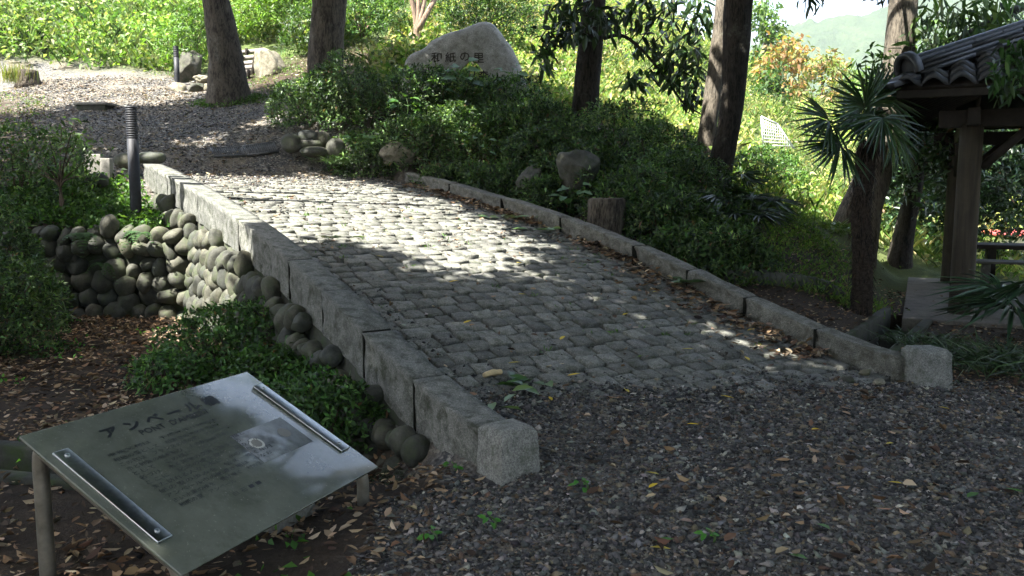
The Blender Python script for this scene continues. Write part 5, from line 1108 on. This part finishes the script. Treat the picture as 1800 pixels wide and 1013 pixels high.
def fern(p, n, L, label, seed, face=(0, -1)):
    p = np.asarray(p, float); t = thing('fern', p, label, 'fern', 'ferns on the pebble wall'); r = np.random.default_rng(seed)
    for i in range(n):
        a = r.normal() * .8; d = unit(np.array([math.sin(a), -.7, .45 + .2 * r.normal()])); P = np.array([p + d * L * f + np.array([0, 0, -.75 * L * f * f]) for f in np.linspace(0, 1, 11)]); A_ = Acc(); T_ = np.gradient(P, axis=0); B = unit(np.cross(T_, UP)); k = 1 - np.abs(np.linspace(-.6, 1, 11))
        for sgn in (1, -1): leaves(A_, P[1:], unit(B[1:] * sgn + unit(T_[1:]) * .35), np.tile(UP + np.array([0, -.4, 0]), (10, 1)), np.maximum(.28 * L * (1 - np.linspace(.1, 1, 10) ** 2), .02), .035, pal(10, [(.03, .07, .02), (.045, .095, .027)]), .1, .1)
        A_.build('frond', M_leaf, t)
fern((-4.75, WALL_Y - .03, 1.02), 6, .38, 'fern sprouting from the top of the pebble wall left of the bollard', 1); fern((-4.15, WALL_Y - .03, 1.05), 4, .3, 'fern lying over a big stone of the pebble wall below the bollard', 2); fern((-4.55, WALL_Y - .05, .72), 3, .25, 'small fern in a joint of the pebble wall', 3)
# sapling at left
p = sg(108, 9.7); t = thing('sapling', p, 'thin dark sapling with sparse leaves above the pebble wall at left', 'sapling'); A_ = Acc(); tips = []
for px, py in [(60, 270), (85, 240), (108, 225), (135, 250), (160, 280), (40, 300), (130, 215), (75, 285), (150, 310), (20, 270)]:
    e = at(px, py, 9.6 + .3 * math.sin(px)); m = at(106, 330, 9.7); V, Fs = tube(spline([p - UP * .05, m, (m + e) / 2 + UP * .05, e], 10), np.linspace(.016, .003, 10), 5); A_.add(V, Fs); tips.append(e); tips.append((m + 2 * e) / 3)
A_.build('stem', M_twig, t); crown(t, 'foliage', np.array(tips), .16, 10, .10, .035, [(.035, .07, .02), (.06, .11, .03)], M_leaf, .1)
# small forked tree and other far trees
b = sg(733, 20.5); t = thing('forked_tree', b, 'small forked tree with smooth pale brown stems behind the monument', 'tree'); tips = []
for k, (px, py) in enumerate([(716, -30), (735, -40), (752, -25), (775, -20)]):
    e = at(px, py, 20.3 + .2 * k); m = at(734 + (px - 733) * .25, 25 + k * 3, 20.4); V, Fs = tube(spline([b - UP * .1, at(733, 60, 20.5), m, e], 14), np.linspace(.11, .05, 14), 10, .05, 3, k); build('stem', V, Fs, M_barks, t, None, True); tips.append(e + UP * .5)
crown(t, 'crown', np.array([q + np.array([.6 * math.sin(i * 2.1), .5 * math.cos(i * 1.7), .5 + .35 * (i % 3)]) for q in tips for i in range(8)]), .4, 20, .14, .07, GRN)
def far_tree(px, pyb, pyt, Y, wpx, label, cols, n=45, r=.55, per=26, L=.28, W=.13, group='trees on the far slope', tr=M_barkp, low=.25):
    b = at(px, pyb, Y); b[2] = min(b[2], G(b[0], b[1])); topz = at(px, pyt, Y)[2]; hw = wpx / 2 / F_PX * Y
    t = thing('tree', b, label, 'tree', group); V, Fs = tube(spline([b - UP * .2, b + UP * (topz - b[2]) * .4 + np.array([.1, 0, 0]), np.array([b[0], b[1], b[2] + (topz - b[2]) * .85])], 12), np.linspace(.12, .04, 12), 8, .05, 2); build('trunk', V, Fs, tr, t, None, True)
    z = b[2] + (topz - b[2]) * (low + (1 - low) * rng.random(n)); f = 1 - ((z - b[2]) / (topz - b[2]) - .5) ** 2 * 2.2; a = rng.random(n) * 6.283; rr = hw * np.sqrt(rng.random(n)) * np.maximum(f, .25)
    crown(t, 'crown', np.stack([b[0] + rr * np.cos(a), b[1] + rr * np.sin(a), z], 1), r, per, L, W, cols, M_weed)
far_tree(1338, 190, 10, 38, 70, 'feathery light green tree on the far slope against the sky', [(.10, .17, .05), (.14, .2, .06), (.07, .13, .04)], 50)
far_tree(1372, 230, 75, 36, 90, 'reddish orange-leaved tree on the far slope', [(.30, .17, .08), (.36, .22, .10), (.16, .2, .06), (.22, .22, .08)], 46)
far_tree(1440, 225, 100, 40, 110, 'pale green and orange tree on the far slope left of the fan palm', [(.20, .22, .08), (.32, .21, .10), (.14, .2, .06)], 50)
far_tree(1350, 235, 125, 34, 50, 'dark green bushy tree below the orange tree on the far slope', [(.045, .09, .025), (.06, .11, .03)], 30)
far_tree(1500, 250, 130, 42, 80, 'light green tree far behind the fan palm', [(.12, .2, .06), (.16, .24, .07)], 40)
far_tree(1180, 60, -60, 45, 200, 'pale green trees on the crest behind the drooping branches', [(.12, .18, .06), (.16, .2, .08)], 60, 1.0)
far_tree(1640, 300, 60, 40, 200, 'green tree on the valley side behind the pavilion roof', [(.06, .12, .03), (.09, .15, .04)], 70, .9)
far_tree(1770, 310, 30, 42, 220, 'green tree beyond the pavilion at the right edge', [(.05, .10, .03), (.08, .14, .04)], 70, .9)
far_tree(1535, 300, 85, 13.2, 90, 'slender young tree with glossy leaves behind the fan palm', DRK + [(.06, .11, .03)], 16, .18, 14, .15, .05, low=.55)
# net
nb = sg(1372, 27.5); nt_ = thing('net_enclosure', nb, 'white garden net stretched over poles on the sunny slope', 'net'); Yn = 27.5
c = [at(1342, 262, Yn), at(1338, 205, Yn), at(1366, 218, Yn), at(1396, 262, Yn)]
for i in range(3): V, Fs = tube([c[i], c[i + 1]], .03, 6); build('pole', V, Fs, M_net, nt_, None, True)
A_ = Acc()
for k in range(15):
    f = k / 14; lo_ = c[0] + (c[3] - c[0]) * f; top = c[1] + (c[2] - c[1]) * (f / .5) if f < .5 else c[2] + (c[3] - c[2]) * ((f - .5) / .5); V, Fs = tube([lo_ + np.array([0, .01, 0]), top + np.array([0, .01, 0])], .013, 4); A_.add(V, Fs)
for k in range(1, 9):
    f = k / 9; a0 = c[0] + (c[1] - c[0]) * f; x1 = c[3] + (c[2] - c[3]) * min(1, f * 1.0); V, Fs = tube([a0, x1], .010, 4); A_.add(V, Fs)
A_.build('net', M_net, nt_)

# ------------------------------------------------------------------ palms
def fan(acc_parent, hub, d, up, R_, n, label=None, spread=2.4, cols=((.02, .05, .016), (.03, .07, .02), (.042, .09, .026)), name='frond', base=None, W=.034, droop=.18):
    hub = np.asarray(hub, float); d = unit(np.asarray(d, float)); side = unit(np.cross(d, up)); nrm = np.cross(side, d); A_ = Acc()
    th = np.linspace(-spread, spread, n); D = np.cos(th)[:, None] * d + np.sin(th)[:, None] * side + .12 * rng.normal(size=(n, 1)) * nrm; D = unit(D)
    L = R_ * (.80 + .2 * np.cos(th * .6)) * (.92 + .12 * rng.random(n)); leaves(A_, np.tile(hub, (n, 1)), D, np.tile(nrm, (n, 1)), L, W * R_ / .5, pal(n, cols, .15), .35, droop, True)
    if base is not None: V, Fs = tube(spline([np.asarray(base), (np.asarray(base) + hub) / 2 + UP * .06, hub], 8), np.linspace(.014, .008, 8), 6); A_.add(V, Fs, (.05, .09, .03))
    return A_.build(name, M_leafgloss, acc_parent)
Yp = 9.4; pb = at(1514, 540, Yp); pb[2] = G(pb[0], pb[1])
palm = thing('fan_palm', pb, 'fan palm with shaggy dark trunk between the right kerb and the pavilion', 'palm')
P = spline([pb - UP * .1, at(1516, 480, Yp), at(1514, 400, Yp), at(1516, 330, Yp), at(1522, 280, Yp), at(1526, 250, Yp)], 40)
V, Fs = tube(P, np.interp(np.linspace(0, 1, 40), [0, .1, .5, .9, 1], [.14, .115, .105, .11, .07]), 22, .22, 14, 3); build('trunk', V, Fs, M_palm, palm, None, False)
A_ = Acc(); n = 700; k = rng.integers(1, 39, n); a = rng.random(n) * 6.283; nn = np.stack([np.cos(a), np.sin(a), np.zeros(n)], 1); leaves(A_, P[k] + nn * .09, unit(nn * .5 + UP * rng.choice([-1, 1], (n, 1)) * .9), nn, .10 + .08 * rng.random(n), .012, pal(n, [(.03, .022, .016), (.07, .05, .035), (.012, .01, .008)]), .1, .1); A_.build('trunk_fibre', M_dry, palm)
ph = at(1527, 255, Yp)
for (hx, hy, dy, ex, ey, R_, n, spd) in [(1520, 190, -.1, 1500, 110, .52, 34, 1.75), (1458, 213, -.25, 1405, 205, .42, 30, 1.7), (1478, 255, -.3, 1430, 262, .44, 30, 1.7), (1552, 208, -.35, 1560, 250, .40, 28, 1.9), (1545, 170, .3, 1580, 130, .45, 28, 1.8), (1520, 215, .35, 1470, 180, .45, 28, 1.9), (1570, 235, .1, 1600, 270, .4, 26, 1.8)]:
    h_ = at(hx, hy, Yp + dy); e_ = at(ex, ey, Yp + dy * 1.3); d = e_ - h_; d[1] = -.18 if dy < 0 else .1; fan(palm, h_, d, unit(np.array([.1, -.75, .65])), R_ * 1.3, n, spread=spd, base=ph)
def low_palm(c, n, R_, h, label, seed, cols=((.015, .035, .014), (.022, .05, .018), (.03, .06, .022)), tilt=.5):
    c = np.asarray(c, float); t = thing('fan_palm', c, label, 'palm', 'low fan palms'); r = np.random.default_rng(seed)
    for i in range(n):
        a = 6.283 * i / n + .4 * r.normal(); out = np.array([math.cos(a), math.sin(a), 0]); hub = c + out * R_ * (.35 + .3 * r.random()) + UP * h * (.5 + .5 * r.random()); d = out + UP * (.15 + tilt * r.random()); fan(t, hub, d, UP + .2 * r.normal(size=3), R_ * (.75 + .3 * r.random()), 22, spread=1.5, cols=cols, base=c, W=.03, droop=.3)
low_palm(sg(1308, 10.6), 11, .55, .75, 'low dark fan palm clump at the right end of the shaded mound', 3)
low_palm(sg(1275, 11.6), 8, .5, .7, 'low dark fan palm at the foot of the close pair of trunks', 5)
low_palm(sg(1850, 7.9), 10, .75, .75, 'low fan palm reaching in from the right edge before the pavilion slab', 4, ((.03, .07, .03), (.04, .09, .04), (.025, .055, .025)), .3)
def tuft(c, n, L, label, name='grass_tuft', cols=((.02, .04, .016), (.03, .06, .02), (.045, .08, .025)), wd=.014, spread=.16, group='grass tufts'):
    c = np.asarray(c, float); A_ = Acc(); a = rng.random(n) * 6.283; P_ = c + np.stack([spread * rng.normal(size=n) * .6, spread * rng.normal(size=n) * .6, np.zeros(n)], 1); D = unit(np.stack([np.cos(a) * .7, np.sin(a) * .7, .4 + rng.random(n)], 1)); leaves(A_, P_, D, rand_dir(n, 1), L * (.6 + .6 * rng.random(n)), wd, pal(n, cols), .1, .45, True); A_.build(name, M_leafgloss, None, False, label=label, cat='grass', group=group)
tuft(sg(1775, 7.0), 520, .55, 'dark drooping grass tuft at the right edge beside the right post', spread=.4)
tuft(sg(1640, 7.9), 260, .30, 'dark low grass tuft between the ditch and the right post', spread=.3)
tuft((-.62, 4.55, G(-.62, 4.55)), 220, .15, 'fine dark grass tuft under the left kerb beside the sign', spread=.2, wd=.006)
tuft(sg(1480, 13.2), 70, .55, 'strap-leaved plant at the foot of the large grey trunk', cols=((.10, .17, .04), (.13, .2, .06)), wd=.04)
tuft(sg(597, 13.75, .2), 130, .4, 'drooping bamboo grass hanging over the stone pile', cols=((.05, .10, .03), (.08, .14, .04)), wd=.02, spread=.22)
# ------------------------------------------------------------------ weeds and grass (stuff)
def weed_field(name, x, y, per, hgt, L, W, cols, mat=M_weed, seed=0, blades=.3, tone=.35):
    A_ = Acc(); n = len(x); z = ground_z(x, y); hh = hgt * (.45 + .8 * np.clip(.5 + fbm2(x, y, .8, 3, seed), 0, 1.2)) * (.7 + .6 * rng.random(n))
    tn = np.clip(1 + tone * fbm2(x, y, .45, 3, seed + 4)[:, None] * 2 + .18 * rng.normal(size=(n, 1)), .35, 2.0)
    rx = np.repeat(x, per); ry = np.repeat(y, per); rz = np.repeat(z, per); rh = np.repeat(hh, per); m = n * per; f = rng.random(m) ** .7
    P_ = np.stack([rx + .11 * rng.normal(size=m), ry + .11 * rng.normal(size=m), rz + rh * f], 1); bl = rng.random(m) < blades
    D = rand_dir(m, .25); D[bl] = unit(np.stack([.45 * rng.normal(size=m), .45 * rng.normal(size=m), np.ones(m)], 1))[bl]; P_[bl, 2] = (rz + rh * f * .4)[bl]
    Lq = np.where(bl, rh * .9, L * (.6 + .7 * rng.random(m))); Wq = np.where(bl, .017 * (1 + hgt * .6), W * (.7 + .5 * rng.random(m)))
    leaves(A_, P_, D, rand_dir(m, .9), Lq, Wq, np.clip(pal(m, cols, .2) * np.repeat(tn, per, 0), .01, .8), .15, .22); return A_.build(name, mat, None, False, kind='stuff')
WC = [(.10, .18, .035), (.14, .23, .05), (.20, .28, .075), (.07, .13, .03), (.28, .31, .13)]
x, y = scatter(9000, -17, -4.0, 21, 34); z = ground_z(x, y); d = np.full(len(x), 1e9)
for i in range(len(pl) - 1): d = np.minimum(d, seg_dist(x, y, pl[i], pl[i + 1]))
k = visible(x, y, z + .3, 60) & (d > 1.9) & ~((x > -8.3) & (x < -5.5) & (y < 23.8)) & (y > 21.3 + .8 * fbm2(x, y, .7, 2, 3)); x, y = x[k][:4200], y[k][:4200]
weed_field('hillside_weeds', x, y, 13, .75, .17, .09, WC, seed=3)
x, y = scatter(900, -17, -4.0, 22.5, 34); k = ~((x > -8.3) & (x < -5.5) & (y < 24)); x, y = x[k], y[k]
weed_field('tall_hillside_weeds', x, y, 14, 1.15, .17, .10, [(.10, .19, .04), (.15, .24, .06), (.07, .13, .03), (.24, .28, .12)], seed=4, blades=.08)
a = rng.random(420) * 6.283; rr = .38 + .3 * rng.random(420); q1 = at(404, 186, 17.5); x, y = q1[0] + rr * np.cos(a), q1[1] + rr * np.sin(a) * .8
weed_field('trunk_foot_grass', x, y, 6, .10, .06, .025, [(.06, .13, .02), (.09, .17, .03), (.05, .1, .02)], seed=6, blades=.5)
x, y = scatter(16000, -3.0, 3.6, 16.8, 36); z = ground_z(x, y); k = visible(x, y, z + .3, 60); x, y = x[k][:4200], y[k][:4200]
weed_field('bank_weeds', x, y, 12, .6, .16, .085, WC + [(.36, .33, .16), (.30, .27, .13)], seed=5)
x, y = scatter(14000, 3.0, 26, 12.2, 46); z = ground_z(x, y); k = visible(x, y, z + .3, 60) & (y > 12.6 + .5 * rng.random(len(x)) - .0 * x) & (rng.random(len(x)) < np.clip(26 / y, .3, 1)); k &= ~((x > 4.5) & (y < 15.2)) & ~((x > 7.6) & (x < 9.6) & (y > 23) & (y < 27.6)); x, y = x[k][:5600], y[k][:5600]
weed_field('slope_weeds', x, y, 12, .62, .17, .075, WC + [(.30, .32, .10), (.42, .38, .18)], seed=7, blades=.4)
x, y = scatter(5200, 2.3, 6.0, 9.4, 14.8); k = rng.random(len(x)) < .45 + .8 * fbm2(x, y, .9, 3, 14); x, y = x[k], y[k]; s, wd = to_br(x, y); k = (wd > 4.3) & (seg_dist(x, y, *DITCH_R) > .35) & ~((x > 4.7) & (y < 13.3)); x, y = x[k], y[k]
weed_field('bank_grass', x, y, 7, .12, .07, .03, [(.06, .12, .025), (.09, .16, .03), (.12, .19, .04), (.16, .2, .06)], seed=8, blades=.6)
x, y = scatter(2200, -6.4, -4.25, 9.45, 11.7); k = rng.random(len(x)) < .6 + .7 * fbm2(x, y, 1.1, 3, 16); x, y = x[k], y[k]; s, wd = to_br(x, y); k = wd < -.15; x, y = x[k], y[k]
weed_field('terrace_weeds', x, y, 8, .18, .07, .045, [(.05, .12, .025), (.075, .16, .03), (.11, .2, .045), (.035, .08, .02)], seed=9, blades=.15)
x, y = scatter(3800, -12, -2.2, 13, 22.5); d = np.full(len(x), 1e9)
for i in range(len(pl) - 1): d = np.minimum(d, seg_dist(x, y, pl[i], pl[i + 1]))
k = (d > 1.7) & (rng.random(len(x)) < .45 + .8 * fbm2(x, y, .8, 3, 18)); x, y = x[k], y[k]; s, wd = to_br(x, y); k = ~((wd > -.1) & (wd < 4.1) & (s < 9.6)); x, y = x[k], y[k]
weed_field('path_side_grass', x, y, 6, .10, .07, .035, [(.06, .12, .03), (.09, .15, .04), (.15, .17, .06)], seed=10, blades=.5)
x, y = scatter(500, -5.4, -.6, 3.0, 8.9); s, wd = to_br(x, y); k = (wd < -.2) & (rng.random(len(x)) < .35 + 1.2 * fbm2(x, y, 1.2, 3, 19)); x, y = x[k], y[k]
weed_field('garden_weeds', x, y, 7, .07, .05, .03, [(.05, .14, .025), (.08, .19, .035)], seed=12, blades=.1)
# weeds in the joints of the setts
s = 1 + 6 * rng.random(70); wd = .35 + 3.2 * rng.random(70); A_ = Acc(); p = br(0, 0, 0)[None] + s[:, None] * BT3 + wd[:, None] * BD3; p[:, 2] = deck_z(s) - .02; pr_ = np.repeat(p, 8, 0) + .02 * rng.normal(size=(560, 3)) * np.array([1, 1, 0])
leaves(A_, pr_, rand_dir(560, .8), rand_dir(560, .8), .05 + .03 * rng.random(560), .012, pal(560, [(.06, .13, .03), (.09, .17, .04)]), .1, .2); A_.build('joint_weeds', M_leaf, None, False, kind='stuff')
# moss at the foot of the leaning trunk

hz = box_v((0, 0, 0), (1, 0, 0), (0, 1, 0), UP, -2700, 2700, -450, 3400, -45, 345)
mh, nh, oh = mat_new('haze_air'); pv_ = nh.nodes.new('ShaderNodeVolumePrincipled'); pv_.inputs['Color'].default_value = (.9, .95, 1.0, 1); pv_.inputs['Density'].default_value = 0.0004; pv_.inputs['Anisotropy'].default_value = 0.2
nh.links.new(pv_.outputs[0], oh.inputs['Volume'])
props(build('haze', hz, BOXF, mh), kind='stuff')
